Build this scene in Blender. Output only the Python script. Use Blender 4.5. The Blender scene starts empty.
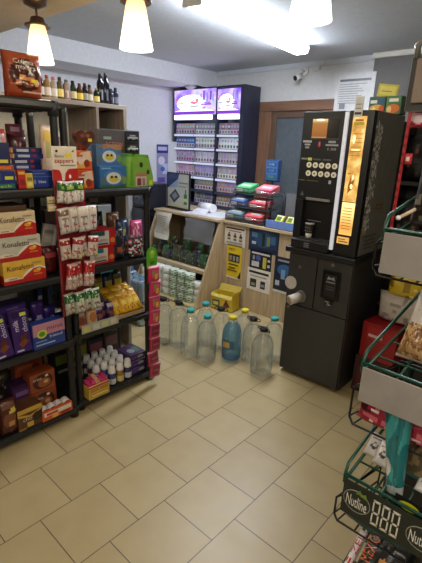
import bpy, bmesh, math, random
from mathutils import Vector, Matrix, noise
random.seed(11)
S = bpy.context.scene
COL = S.collection
PI = math.pi

# ------------------------------------------------------------------ materials
def lin(c):
    out = []
    for v in c[:3]:
        v = v / 255.0
        out.append(v / 12.92 if v <= 0.04045 else ((v + 0.055) / 1.055) ** 2.4)
    return tuple(out) + (1.0,)

_mc = {}
def mat(c, rough=0.45, metal=0.0, emit=0.0, vary=0.18, spec=0.5):
    """principled colour with a slight procedural mottling"""
    c = tuple(int(v) for v in c)
    key = (c, rough, metal, emit, vary, spec)
    if key in _mc: return _mc[key]
    m = bpy.data.materials.new('paint_%02x%02x%02x' % c)
    m.use_nodes = True
    nt = m.node_tree; b = nt.nodes['Principled BSDF']
    b.inputs['Roughness'].default_value = rough
    b.inputs['Metallic'].default_value = metal
    b.inputs['Specular IOR Level'].default_value = spec
    col = lin(c)
    tc = nt.nodes.new('ShaderNodeTexCoord')
    n = nt.nodes.new('ShaderNodeTexNoise'); n.inputs['Scale'].default_value = 22; n.inputs['Detail'].default_value = 2
    nt.links.new(tc.outputs['Object'], n.inputs['Vector'])
    mix = nt.nodes.new('ShaderNodeMix'); mix.data_type = 'RGBA'
    mix.inputs[6].default_value = tuple(v * (1 - vary) for v in col[:3]) + (1,)
    mix.inputs[7].default_value = tuple(min(1, v * (1 + vary)) for v in col[:3]) + (1,)
    nt.links.new(n.outputs['Fac'], mix.inputs[0])
    nt.links.new(mix.outputs[2], b.inputs['Base Color'])
    if emit:
        nt.links.new(mix.outputs[2], b.inputs['Emission Color'])
        b.inputs['Emission Strength'].default_value = emit
    _mc[key] = m
    return m

def nodes(name):
    m = bpy.data.materials.new(name); m.use_nodes = True
    nt = m.node_tree
    return m, nt, nt.nodes['Principled BSDF'], nt.nodes.new, nt.links.new

def ramp(nt, stops):
    r = nt.nodes.new('ShaderNodeValToRGB')
    e = r.color_ramp.elements
    while len(e) > 1: e.remove(e[-1])
    e[0].position = stops[0][0]; e[0].color = lin(stops[0][1])
    for p, c in stops[1:]:
        x = e.new(p); x.color = lin(c)
    return r

def floor_material():
    m, nt, b, N, L = nodes('floor_tiles')
    g = N('ShaderNodeNewGeometry'); sx = N('ShaderNodeSeparateXYZ'); L(g.outputs['Position'], sx.inputs[0])
    P = 0.3045
    ax = N('ShaderNodeMath'); ax.operation = 'ADD'; ax.inputs[1].default_value = 20 * P - 1.3715; L(sx.outputs[1], ax.inputs[0])
    ay = N('ShaderNodeMath'); ay.operation = 'ADD'; ay.inputs[1].default_value = 10 * P * 2 + 0.896; L(sx.outputs[0], ay.inputs[0])
    cb = N('ShaderNodeCombineXYZ'); L(ax.outputs[0], cb.inputs[0]); L(ay.outputs[0], cb.inputs[1])
    br = N('ShaderNodeTexBrick'); br.offset = 0.5; br.offset_frequency = 2; br.squash = 1
    for k, v in (('Scale', 1.0), ('Brick Width', P), ('Row Height', P), ('Mortar Size', 0.0022), ('Mortar Smooth', 0.1), ('Bias', 0.0)):
        br.inputs[k].default_value = v
    br.inputs['Color1'].default_value = lin((184, 166, 122)); br.inputs['Color2'].default_value = lin((175, 157, 114))
    br.inputs['Mortar'].default_value = lin((92, 78, 58))
    L(cb.outputs[0], br.inputs['Vector'])
    n = N('ShaderNodeTexNoise'); n.inputs['Scale'].default_value = 9; n.inputs['Detail'].default_value = 5
    L(g.outputs['Position'], n.inputs['Vector'])
    r = ramp(nt, [(0.2, (242, 240, 237)), (0.8, (255, 255, 255))]); L(n.outputs['Fac'], r.inputs[0])
    mx = N('ShaderNodeMix'); mx.data_type = 'RGBA'; mx.blend_type = 'MULTIPLY'; mx.inputs[0].default_value = 1
    L(br.outputs['Color'], mx.inputs[6]); L(r.outputs[0], mx.inputs[7]); L(mx.outputs[2], b.inputs['Base Color'])
    rr = N('ShaderNodeMapRange'); rr.inputs[3].default_value = 0.30; rr.inputs[4].default_value = 0.48
    L(n.outputs['Fac'], rr.inputs[0]); L(rr.outputs[0], b.inputs['Roughness'])
    bp = N('ShaderNodeBump'); bp.inputs['Strength'].default_value = 0.25; bp.inputs['Distance'].default_value = 0.002; bp.invert = True
    L(br.outputs['Fac'], bp.inputs['Height']); L(bp.outputs[0], b.inputs['Normal'])
    return m

def plaster(name, c, scale=30):
    m, nt, b, N, L = nodes(name)
    tc = N('ShaderNodeTexCoord'); n = N('ShaderNodeTexNoise'); n.inputs['Scale'].default_value = scale; n.inputs['Detail'].default_value = 6
    L(tc.outputs['Object'], n.inputs['Vector'])
    r = ramp(nt, [(0.25, tuple(v * .95 for v in c)), (0.75, c)]); L(n.outputs['Fac'], r.inputs[0]); L(r.outputs[0], b.inputs['Base Color'])
    bp = N('ShaderNodeBump'); bp.inputs['Strength'].default_value = 0.08; L(n.outputs['Fac'], bp.inputs['Height']); L(bp.outputs[0], b.inputs['Normal'])
    b.inputs['Roughness'].default_value = 0.75
    return m

def wood(name, c0, c1, axis=0, scale=1.0, rough=.45):
    m, nt, b, N, L = nodes(name)
    tc = N('ShaderNodeTexCoord'); mp = N('ShaderNodeMapping')
    sc = [30 * scale] * 3; sc[axis] = 2.2 * scale
    mp.inputs['Scale'].default_value = sc
    L(tc.outputs['Object'], mp.inputs['Vector'])
    n = N('ShaderNodeTexNoise'); n.inputs['Scale'].default_value = 1.6; n.inputs['Detail'].default_value = 6; n.inputs['Distortion'].default_value = .6
    L(mp.outputs[0], n.inputs['Vector'])
    r = ramp(nt, [(0.3, c0), (0.7, c1)]); L(n.outputs['Fac'], r.inputs[0]); L(r.outputs[0], b.inputs['Base Color'])
    b.inputs['Roughness'].default_value = rough
    return m

def clear(name, tint, fac_white=0.10, gloss=0.06, edge=0.55, rough=0.05, white=(235, 240, 242)):
    """thin clear plastic: see-through face-on, bright and glossy at grazing angles"""
    m, nt, b, N, L = nodes(name)
    out = nt.nodes['Material Output']; nt.nodes.remove(b)
    t = N('ShaderNodeBsdfTransparent'); t.inputs[0].default_value = lin(tint)
    d = N('ShaderNodeBsdfDiffuse'); d.inputs[0].default_value = lin(white)
    g = N('ShaderNodeBsdfGlossy'); g.inputs['Roughness'].default_value = rough
    m1 = N('ShaderNodeMixShader'); m2 = N('ShaderNodeMixShader')
    tc = N('ShaderNodeTexCoord'); no = N('ShaderNodeTexNoise'); no.inputs['Scale'].default_value = 28; no.inputs['Detail'].default_value = 3
    L(tc.outputs['Object'], no.inputs['Vector'])
    mr = N('ShaderNodeMapRange'); mr.inputs[3].default_value = fac_white * .4; mr.inputs[4].default_value = fac_white * 1.6
    L(no.outputs['Fac'], mr.inputs[0]); L(mr.outputs[0], m1.inputs[0])
    L(t.outputs[0], m1.inputs[1]); L(d.outputs[0], m1.inputs[2])
    lw = N('ShaderNodeLayerWeight'); lw.inputs[0].default_value = 0.35
    f = N('ShaderNodeMapRange'); f.inputs[3].default_value = gloss; f.inputs[4].default_value = edge
    bp = N('ShaderNodeBump'); bp.inputs['Strength'].default_value = .25; bp.inputs['Distance'].default_value = .01
    L(no.outputs['Fac'], bp.inputs['Height']); L(bp.outputs[0], g.inputs['Normal'])
    L(lw.outputs['Facing'], f.inputs[0]); L(f.outputs[0], m2.inputs[0])
    L(m1.outputs[0], m2.inputs[1]); L(g.outputs[0], m2.inputs[2]); L(m2.outputs[0], out.inputs[0])
    return m

def emis(name, c, k, var=None):
    m, nt, b, N, L = nodes(name)
    out = nt.nodes['Material Output']; nt.nodes.remove(b)
    e = N('ShaderNodeEmission'); e.inputs[1].default_value = k
    tc = N('ShaderNodeTexCoord')
    if var:
        kind, stops = var
        if kind == 'z':
            sp = N('ShaderNodeSeparateXYZ'); L(tc.outputs['Generated'], sp.inputs[0]); src = sp.outputs[2]
        else:
            no = N('ShaderNodeTexNoise'); no.inputs['Scale'].default_value = kind; no.inputs['Detail'].default_value = 4
            L(tc.outputs['Object'], no.inputs['Vector']); src = no.outputs['Fac']
        r = ramp(nt, stops); L(src, r.inputs[0]); L(r.outputs[0], e.inputs[0])
    else:
        e.inputs[0].default_value = lin(c)
    L(e.outputs[0], out.inputs[0])
    return m

BLACK = mat((24, 24, 26), .42)
RESIN = mat((22, 23, 25), .5)
DKMETAL = mat((30, 31, 33), .35)
WIRE = mat((14, 14, 15), .35)
GREENWIRE = mat((16, 66, 50), .3)
CHROME = mat((205, 205, 205), .2, 1.0)
WHITE = mat((228, 228, 224), .5)
def bottle_plastic(name, tint, refr=.35, white=.05, edge=.6):
    """clear water-filled plastic: straight-through light mixed with a little refraction, bright rims and whitish streaks painted in as highlights"""
    m, nt, b, N, L = nodes(name)
    out = nt.nodes['Material Output']; nt.nodes.remove(b)
    t = N('ShaderNodeBsdfTransparent'); t.inputs[0].default_value = lin(tint)
    g = N('ShaderNodeBsdfRefraction'); g.inputs['IOR'].default_value = 1.12; g.inputs['Roughness'].default_value = .04; g.inputs[0].default_value = lin(tint)
    h = N('ShaderNodeBsdfTranslucent'); h.inputs[0].default_value = lin((240, 246, 248))
    d = N('ShaderNodeBsdfDiffuse'); d.inputs[0].default_value = lin((240, 246, 248))
    k = N('ShaderNodeBsdfGlossy'); k.inputs['Roughness'].default_value = .07
    a1 = N('ShaderNodeMixShader'); a1.inputs[0].default_value = refr; L(t.outputs[0], a1.inputs[1]); L(g.outputs[0], a1.inputs[2])
    streak = N('ShaderNodeMixShader'); streak.inputs[0].default_value = .5; L(h.outputs[0], streak.inputs[1]); L(d.outputs[0], streak.inputs[2])
    tc = N('ShaderNodeTexCoord'); mp = N('ShaderNodeMapping'); mp.inputs['Scale'].default_value = (48, 48, 6); L(tc.outputs['Object'], mp.inputs['Vector'])
    no = N('ShaderNodeTexNoise'); no.inputs['Scale'].default_value = 1.0; no.inputs['Detail'].default_value = 3; L(mp.outputs[0], no.inputs['Vector'])
    r = N('ShaderNodeMapRange'); r.inputs[1].default_value = .56; r.inputs[2].default_value = .74; r.inputs[3].default_value = white * .12; r.inputs[4].default_value = white * 4; L(no.outputs['Fac'], r.inputs[0])  # noise streaks stand in for highlights along the bottle
    a2 = N('ShaderNodeMixShader'); L(r.outputs[0], a2.inputs[0]); L(a1.outputs[0], a2.inputs[1]); L(streak.outputs[0], a2.inputs[2])
    bp = N('ShaderNodeBump'); bp.inputs['Strength'].default_value = .5; bp.inputs['Distance'].default_value = .01; L(no.outputs['Fac'], bp.inputs['Height']); L(bp.outputs[0], k.inputs['Normal'])
    lw = N('ShaderNodeLayerWeight'); lw.inputs[0].default_value = .25
    pw = N('ShaderNodeMath'); pw.operation = 'POWER'; pw.inputs[1].default_value = 2.0; L(lw.outputs['Facing'], pw.inputs[0])
    f = N('ShaderNodeMapRange'); f.inputs[3].default_value = .055; f.inputs[4].default_value = edge; L(pw.outputs[0], f.inputs[0])
    a3 = N('ShaderNodeMixShader'); L(f.outputs[0], a3.inputs[0]); L(a2.outputs[0], a3.inputs[1]); L(k.outputs[0], a3.inputs[2]); L(a3.outputs[0], out.inputs[0])
    return m
PET = bottle_plastic('clear_plastic_bottle', (253, 254, 255), .10, .12, .55)
WATER = bottle_plastic('water', (250, 252, 253), .20, .03, .2)
FILM = clear('clear_film', (240, 242, 244), .22, .12, .6, .12)
GLASS = clear('door_glass', (120, 130, 140), .10, .16, .7, .08, (120, 135, 150))
OAK = wood('light_oak_laminate', (168, 144, 110), (196, 174, 138), 2, .8)
OAKX = wood('light_oak_laminate_horizontal', (172, 150, 116), (200, 178, 144), 0, .8)
DOORWOOD = wood('brown_door_wood', (108, 78, 60), (136, 100, 78), 2, .8)
DOORWOODX = wood('brown_door_wood_horizontal', (108, 78, 60), (136, 100, 78), 0, .8)
GREYWOOD = wood('grey_oak_board', (128, 116, 104), (158, 146, 134), 1, .8)

# ------------------------------------------------------------------ mesh building
_tc = {}
def glyphs(s):
    if s not in _tc:
        cu = bpy.data.curves.new('lettering', 'FONT'); cu.body = s; cu.resolution_u = 2
        o = bpy.data.objects.new('lettering', cu); COL.objects.link(o)
        dg = bpy.context.evaluated_depsgraph_get()
        me = bpy.data.meshes.new_from_object(o.evaluated_get(dg))
        vs = [v.co.copy() for v in me.vertices]; fs = [tuple(p.vertices) for p in me.polygons]
        bpy.data.objects.remove(o); bpy.data.curves.remove(cu); bpy.data.meshes.remove(me)
        if not vs: vs = [Vector((0, 0, 0))]
        x0 = min(v.x for v in vs); x1 = max(v.x for v in vs); y0 = min(v.y for v in vs); y1 = max(v.y for v in vs)
        _tc[s] = (vs, fs, x0, x1, y0, y1)
    return _tc[s]

class MB:
    def __init__(s): s.bm = bmesh.new(); s.mats = []
    def mi(s, m):
        if m not in s.mats: s.mats.append(m)
        return s.mats.index(m)
    def face(s, pts, m, smooth=False):
        f = s.bm.faces.new([s.bm.verts.new(p) for p in pts]); f.material_index = s.mi(m); f.smooth = smooth
        return f
    def box(s, x0, x1, y0, y1, z0, z1, m, bev=0.0, seg=2):
        v = [s.bm.verts.new((x, y, z)) for x in (x0, x1) for y in (y0, y1) for z in (z0, z1)]
        idx = [(0, 1, 3, 2), (4, 6, 7, 5), (0, 4, 5, 1), (2, 3, 7, 6), (0, 2, 6, 4), (1, 5, 7, 3)]
        k = s.mi(m); fs = []
        for q in idx:
            f = s.bm.faces.new([v[i] for i in q]); f.material_index = k; fs.append(f)
        if bev:
            es = list({e for f in fs for e in f.edges})
            bmesh.ops.bevel(s.bm, geom=es, offset=bev, segments=seg, profile=.5, affect='EDGES', clamp_overlap=True)
        return s
    def prism(s, poly, axis, a, b, m):
        """extrude a 2-D polygon along an axis ('x','y','z')"""
        def P(p, t):
            return {'x': (t, p[0], p[1]), 'y': (p[0], t, p[1]), 'z': (p[0], p[1], t)}[axis]
        A = [s.bm.verts.new(P(p, a)) for p in poly]; B = [s.bm.verts.new(P(p, b)) for p in poly]; k = s.mi(m)
        n = len(poly)
        for f in [s.bm.faces.new(A), s.bm.faces.new(B[::-1])] + [s.bm.faces.new((A[i], B[i], B[(i + 1) % n], A[(i + 1) % n])) for i in range(n)]:
            f.material_index = k
        return s
    def rings(s, rings, m, caps=True, closed=True, smooth=True):
        k = s.mi(m); R = [[s.bm.verts.new(p) for p in r] for r in rings]; n = len(R[0])
        for a, b in zip(R[:-1], R[1:]):
            for i in range(n if closed else n - 1):
                f = s.bm.faces.new((a[i], a[(i + 1) % n], b[(i + 1) % n], b[i])); f.material_index = k; f.smooth = smooth
        if caps:
            for r in (R[0][::-1], R[-1]):
                f = s.bm.faces.new(r); f.material_index = k
        return s
    def cyl(s, p0, p1, r0, r1=None, m=None, n=16, caps=True):
        p0 = Vector(p0); p1 = Vector(p1); r1 = r0 if r1 is None else r1
        d = (p1 - p0).normalized(); a = d.orthogonal().normalized(); b = d.cross(a)
        rr = [[p + (a * math.cos(2 * PI * i / n) + b * math.sin(2 * PI * i / n)) * r for i in range(n)] for p, r in ((p0, r0), (p1, r1))]
        return s.rings(rr, m, caps)
    def lathe(s, prof, m, n=20, c=(0, 0, 0), sq=0.0, caps=True):
        rr = []
        for r, z in prof:
            ring = []
            for i in range(n):
                t = 2 * PI * i / n; q = 1.0
                if sq:
                    q = 1.0 / ((abs(math.cos(t)) ** sq + abs(math.sin(t)) ** sq) ** (1.0 / sq))
                ring.append((c[0] + r * q * math.cos(t), c[1] + r * q * math.sin(t), c[2] + z))
            rr.append(ring)
        return s.rings(rr, m, caps)
    def tube(s, pts, r, m, n=8, close=False):
        pts = [Vector(p) for p in pts]
        if close: pts = pts + [pts[0]]
        rr = []; a = None
        for i, p in enumerate(pts):
            if i == 0: d = pts[1] - p
            elif i == len(pts) - 1: d = p - pts[i - 1]
            else: d = (pts[i + 1] - p).normalized() + (p - pts[i - 1]).normalized()
            d = d.normalized() if d.length > 1e-9 else Vector((0, 0, 1))
            if a is None: a = d.orthogonal().normalized()
            a = (a - d * a.dot(d)); a = a.normalized() if a.length > 1e-6 else d.orthogonal().normalized()
            b = d.cross(a)
            rr.append([p + (a * math.cos(2 * PI * k / n) + b * math.sin(2 * PI * k / n)) * r for k in range(n)])
        return s.rings(rr, m)
    def ellipsoid(s, c, rx, ry, rz, m, n=14, k=8):
        rr = []
        for j in range(1, k):
            t = PI * j / k - PI / 2
            rr.append([(c[0] + rx * math.cos(t) * math.cos(2 * PI * i / n), c[1] + ry * math.cos(t) * math.sin(2 * PI * i / n), c[2] + rz * math.sin(t)) for i in range(n)])
        return s.rings(rr, m)
    def art(s, o, u, v, items, surf=None):
        """flat printed shapes on the plane o + a*u + b*v (u, v full-size vectors); surf(a,b) adds an offset along the normal"""
        o = Vector(o); u = Vector(u); v = Vector(v); n = u.cross(v).normalized()
        for i, it in enumerate(items):
            off = 0.0007 + 0.0005 * i
            def Q(a, b):
                return o + u * a + v * b + n * (off + (surf(a, b) if surf else 0))
            k = it[0]; c = it[-1]; m = c if isinstance(c, bpy.types.Material) else mat(c, .4)
            if k == 'r':
                s.face([Q(it[1], it[2]), Q(it[3], it[2]), Q(it[3], it[4]), Q(it[1], it[4])], m)
            elif k == 'e':
                s.face([Q(it[1] + it[3] * math.cos(2 * PI * j / 18), it[2] + it[4] * math.sin(2 * PI * j / 18)) for j in range(18)], m)
            elif k == 'p':
                s.face([Q(a, b) for a, b in it[1]], m)
            elif k == 't' or k == 'tv':
                txt, cu, cv, hh, ww = it[1:6]
                vs, fs, x0, x1, y0, y1 = glyphs(txt)
                if not fs: continue
                idx = s.mi(m); L = []
                for p in vs:
                    a = (p.x - (x0 + x1) / 2) / (x1 - x0); b = (p.y - (y0 + y1) / 2) / (y1 - y0)
                    if k == 't': L.append(s.bm.verts.new(Q(cu + a * ww, cv + b * hh)))
                    else: L.append(s.bm.verts.new(Q(cu - b * ww, cv + a * hh)))
                for f in fs:
                    try:
                        g = s.bm.faces.new([L[j] for j in f]); g.material_index = idx
                    except ValueError: pass
        return s
    def xf(s, M): s.bm.transform(M); return s
    def build(s, name, parent=None, loc=(0, 0, 0), rz=0.0, rx=0.0, ry=0.0):
        me = bpy.data.meshes.new(name);
        s.bm.to_mesh(me); s.bm.free()
        for m in s.mats: me.materials.append(m)
        o = bpy.data.objects.new(name, me); COL.objects.link(o)
        o.location = loc; o.rotation_euler = (math.radians(rx), math.radians(ry), math.radians(rz))
        if parent: o.parent = parent
        return o

def tag(o, label, cat, group=None, kind=None):
    o['label'] = label; o['category'] = cat
    if group: o['group'] = group
    if kind: o['kind'] = kind
    return o
def thing(name, label, cat, loc=(0, 0, 0), rz=0, group=None, rx=0, ry=0):
    o = bpy.data.objects.new(name, None); COL.objects.link(o); o.empty_display_size = .05
    o.location = loc; o.rotation_euler = (math.radians(rx), math.radians(ry), math.radians(rz))
    return tag(o, label, cat, group)
def struct(o): o['kind'] = 'structure'; return o
def dup(root, loc, rz=None, label=None, group=None):
    r = root.copy(); COL.objects.link(r); r.location = loc
    if rz is not None: r.rotation_euler = (0, 0, math.radians(rz))
    if label: r['label'] = label
    if group: r['group'] = group
    for ch in list(root.children):
        c = ch.copy(); COL.objects.link(c); c.parent = r
        for g in list(ch.children):
            d = g.copy(); COL.objects.link(d); d.parent = c
    return r

# ------------------------------------------------------------------ product kinds (front faces local -Y)
def carton(name, label, cat, w, d, h, col, items=(), loc=(0, 0, 0), rz=90, group=None, side=(), top=(), rx=0, ry=0, bev=.002, rough=.4):
    b = MB(); m = mat(col, rough)
    b.box(-w / 2, w / 2, 0, d, 0, h, m, bev)
    b.art((-w / 2, 0, 0), (w, 0, 0), (0, 0, h), items)
    if side: b.art((-w / 2, d, 0), (0, -d, 0), (0, 0, h), side)
    if top: b.art((-w / 2, 0, h), (w, 0, 0), (0, d, 0), top)
    return tag(b.build(name, None, (loc[0], loc[1], loc[2] + .0012), rz, rx, ry), label, cat, group)

def inside(it, a, b):
    k = it[0]
    if k == 'r': return it[1] <= a <= it[3] and it[2] <= b <= it[4]
    if k == 'e': return ((a - it[1]) / it[3]) ** 2 + ((b - it[2]) / it[4]) ** 2 <= 1
    if k == 'n': return it[1] <= a <= it[3] and it[2] <= b <= it[4] and noise.noise((a * it[5], b * it[5], it[5])) > it[6]
    return False

def pouch(name, label, cat, w, h, t, col, items=(), loc=(0, 0, 0), rz=90, group=None, n=14, k=18, rx=0, ry=0, seed=0, rough=.28, seal=None, taper=0.0):
    """pillow bag standing up, with crimped seals, wrinkles and printed front"""
    b = MB(); base = mat(col, rough); mats = [it for it in items if it[0] not in ('t', 'tv', 'p')]
    sm = mat(seal, rough) if seal else base
    def th(a, c):
        a = min(max(a, 0), 1); c = min(max(c, 0), 1)
        e = max(0, 1 - abs(2 * a - 1) ** 3) ** .5
        f = max(0, 1 - abs(2 * c - 1) ** 4) ** .6
        wr = 1 + .22 * noise.noise((a * 4 + seed * 3.1, c * 5, seed)) + .10 * noise.noise((a * 11, c * 9, seed + 5))
        return t / 2 * e * f * wr
    for sgn in (-1, 1):
        V = []
        for j in range(k + 1):
            c = j / k; row = []
            for i in range(n + 1):
                a = i / n
                ww = w * (1 - .05 * math.sin(PI * c) - taper * c)
                row.append(b.bm.verts.new(((a - .5) * ww, sgn * th(a, c), c * h)))
            V.append(row)
        for j in range(k):
            for i in range(n):
                a = (i + .5) / n; c = (j + .5) / k; m = base
                if sgn < 0:
                    for it in mats:
                        if inside(it, a, c): m = it[-1] if isinstance(it[-1], bpy.types.Material) else mat(it[-1], rough)
                if c < .05 or c > .95: m = sm
                q = (V[j][i], V[j][i + 1], V[j + 1][i + 1], V[j + 1][i])
                f = b.bm.faces.new(q if sgn < 0 else q[::-1]); f.material_index = b.mi(m); f.smooth = True
    bmesh.ops.remove_doubles(b.bm, verts=b.bm.verts[:], dist=1e-5)
    tx = [it for it in items if it[0] in ('t', 'tv', 'p')]
    b.art((-w / 2, 0, 0), (w, 0, 0), (0, 0, h), tx, surf=lambda a, c: th(a, c) + .0012)
    return tag(b.build(name, None, (loc[0], loc[1], loc[2] + .0015), rz, rx, ry), label, cat, group)

# ================================================================== SETTING
WALLW = plaster('white_wall_paint', (226, 228, 234))
WALLB = plaster('back_wall_paint', (224, 225, 224))
CEIL = plaster('ceiling_paint', (214, 220, 226))
CEIL2 = plaster('lowered_ceiling_lamplit', (226, 206, 172))  # warm pendant lamplight is put into this beige
XL, XR, YB, YF, ZC, ZD, YD = -4.4, 1.15, 4.35, -1.6, 2.48, 2.25, 1.36
def slab(name, *a, m=None):
    b = MB(); b.box(*a, m); return struct(b.build(name))
slab('floor', XL - .1, XR + .1, YF - .1, YB + .1, -.1, 0, m=floor_material())
slab('ceiling', XL - .1, XR + .1, YF - .1, YB + .1, ZC, ZC + .1, m=CEIL)
slab('wall_left', XL - .1, XL, YF - .1, YB + .1, 0, ZC, m=WALLW)
slab('wall_back', XL, XR, YB, YB + .1, 0, ZC, m=WALLB)
slab('wall_right', XR, XR + .1, YF - .1, YB + .1, 0, ZC, m=plaster('right_wall_paint', (120, 116, 110)))
slab('wall_front', XL, XR, YF - .1, YF, 0, ZC, m=WALLW)
slab('trim_1', XL, XR, YF, YD, ZD, ZC, m=CEIL2)                                 # lowered ceiling above the camera
slab('trim_2', XL, -3.93, YD, YB, 2.29, ZC, m=WALLW)                            # boxed beam along the left wall
slab('trim_3', XL, XL + .09, 1.4, YB, 0, 1.635, m=WALLW)                        # ledge of the thicker lower wall
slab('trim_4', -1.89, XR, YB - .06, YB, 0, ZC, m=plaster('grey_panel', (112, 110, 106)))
slab('trim_5', -1.9, XR, YB - .085, YB - .06, ZC - .045, ZC, m=plaster('pale_cornice', (226, 222, 210)))
slab('trim_6', XL + .5, -1.89, YB - .02, YB, ZC - .05, ZC, m=CEIL)
slab('baseboard_back', -3.2, XR, YB - .075, YB - .06, 0, .08, m=mat((150, 130, 98), .5))

# glazed door in the back wall
d = MB()
for x0, x1 in ((-3.20, -3.03), (-2.40, -2.23)):
    d.box(x0, x1, YB - .05, YB, 0, 2.03, DOORWOOD, .006)
d.box(-3.22, -2.21, YB - .06, YB, 2.0, 2.105, DOORWOODX, .008)
door = struct(d.build('door_1'))
b = MB()
for x0, x1 in ((-3.03, -2.96), (-2.47, -2.40)): b.box(x0, x1, YB - .035, YB, 0, 2.0, mat((96, 74, 58)), .004)
b.box(-2.96, -2.47, YB - .035, YB, 1.93, 2.0, mat((96, 74, 58)), .004); b.box(-2.96, -2.47, YB - .035, YB, 0, .7, DOORWOOD, .004)
b.build('door_leaf', door)
b = MB(); b.box(-2.96, -2.47, YB - .02, YB - .014, .7, 1.93, mat((84, 92, 98), .10)); b.build('door_glass', door)

# ================================================================== LIGHTS
# fluorescent batten on the ceiling
lf = thing('fluorescent_batten', 'long white fluorescent batten glowing on the ceiling above the shop', 'ceiling light', (-2.2, 2.86, ZC), 6)
b = MB(); b.box(-.06, .06, -.78, .78, -.03, 0, WHITE, .004); b.build('housing', lf)
for y_ in (-.77, .77):
    b = MB(); b.box(-.07, .07, y_ - .012, y_ + .012, -.075, -.0, WHITE, .004); b.build('end_cap', lf)
b = MB(); b.prism([(-.075, -.03), (-.066, -.062), (-.04, -.078), (.04, -.078), (.066, -.062), (.075, -.03)], 'y', -.757, .757, emis('fluorescent_diffuser', (236, 243, 255), 52)); b.build('diffuser', lf)
# glass pendants under the lowered ceiling
SHADE = emis('frosted_glass_shade', (255, 214, 150), 2.6, ('z', [(0, (255, 248, 222)), (.4, (255, 230, 180)), (.8, (236, 190, 130)), (1, (200, 150, 100))]))
SHADEW = emis('frosted_glass_shade_white', (255, 246, 226), 3.6, ('z', [(0, (255, 250, 236)), (1, (250, 236, 206))]))
BRASS = mat((112, 92, 76), .35, .6)
def pendant(label, x, y, zb, cx, cy, sh):
    p = thing('pendant_lamp', label, 'lamp', (x, y, zb), 0, 'pendant lamps under the lowered ceiling')
    b = MB(); b.lathe([(.066, 0), (.0655, .004), (.052, .075), (.038, .15), (.033, .166)], sh, 28); b.build('lamp_shade', p)
    b = MB(); b.lathe([(.036, .166), (.060, .160), (.061, .168), (.038, .176), (.030, .2), (.012, .207)], BRASS, 24); b.build('shade_cap', p)
    top = ZD - zb
    b = MB(); b.tube([(0, 0, .2), (.2 * (cx - x), .2 * (cy - y), .2 + .35 * (top - .22)), (cx - x, cy - y, top - .02)], .006, BRASS); b.build('stem', p)
    b = MB(); b.lathe([(.018, top - .045), (.052, top - .03), (.056, top - .012), (.056, top)], BRASS, 24, (cx - x, cy - y, 0)); b.build('canopy', p)
    return p
pendant('pendant lamp with warm frosted glass shade, nearest the brown sweet bags at left', -2.23, 1.15, 1.962, -2.25, 1.155, SHADE)
pendant('middle pendant lamp with a warm cream glass shade, left of the fluorescent batten', -1.49, 1.17, 1.95, -1.49, 1.175, SHADE)
pendant('white overexposed pendant lamp shade in front of the bright fluorescent batten', -.78, 1.27, 1.97, -.78, 1.27, SHADEW)

def area(name, loc, rot, sx, sy, e, c):
    l = bpy.data.lights.new(name, 'AREA'); l.shape = 'RECTANGLE'; l.size = sx; l.size_y = sy; l.energy = e; l.color = c
    o = bpy.data.objects.new(name, l); COL.objects.link(o); o.location = loc; o.rotation_euler = rot
    return o
area('ceiling_lamp_behind_camera', (-.5, -.7, ZD - .03), (math.radians(28), 0, 0), 1.2, .3, 14, (1, .93, .80))
area('added_fill_by_the_rack', (.55, .25, ZD - .03), (0, 0, 0), .3, 1.2, 16, (1, .95, .86))  # added unseen fill, brightens the machine's side and the rack front
for n_, p_, e_ in (('pendant_glow', (-2.23, 1.15, 1.93), 3.5), ('pendant_glow', (-1.49, 1.17, 1.92), 6), ('pendant_glow', (-.78, 1.27, 1.94), 6)):
    l = bpy.data.lights.new(n_, 'POINT'); l.energy = e_; l.color = (1, .86, .64); l.shadow_soft_size = .05
    o = bpy.data.objects.new(n_, l); COL.objects.link(o); o.location = p_
w = bpy.data.worlds.new('shop_world'); S.world = w; w.use_nodes = True
w.node_tree.nodes['Background'].inputs[0].default_value = (.6, .65, .75, 1); w.node_tree.nodes['Background'].inputs[1].default_value = .2

# ================================================================== BACK: cigarette cabinet
CX0, CX1, CY, CD = -4.345, -3.19, 4.0, .29
NAVY = mat((34, 38, 58), .35)
cab = thing('cigarette_cabinet', 'tall dark navy cigarette cabinet with two lit picture panels on top', 'cabinet', (0, 0, 0))
b = MB()
b.box(CX0, CX0 + .02, CY, CY + CD, 0, 2.262, NAVY, .003); b.box(CX1 - .06, CX1, CY, CY + CD, 0, 2.262, NAVY, .003)
b.box(CX0 + .02, CX1 - .06, CY + CD - .02, CY + CD, 0, 2.262, NAVY); b.box(CX0 + .02, CX1 - .06, CY, CY + CD - .02, 2.244, 2.262, NAVY)
b.box(-3.617, -3.586, CY, CY + .2, .1, 2.244, NAVY); b.box(CX0 + .02, CX1 - .06, CY + .01, CY + CD - .02, 0, .1, NAVY)
b.build('carcass', cab)
PUR = emis('lit_picture_panel', (200, 180, 255), 1.15, (4.5, [(.30, (84, 66, 190)), (.45, (150, 120, 225)), (.58, (214, 190, 250)), (.75, (140, 170, 245))]))
STRIP = emis('lit_white_strip', (240, 240, 255), 2.2)
PW = emis('lit_print_white', (255, 246, 255), 1.5); PR = emis('lit_print_red', (214, 110, 140), 1.0); PG = emis('lit_print_green', (70, 130, 90), .8)
PV = emis('lit_print_violet', (120, 60, 190), 1.1); PB = emis('lit_print_blue', (110, 140, 230), 1.1)
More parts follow.
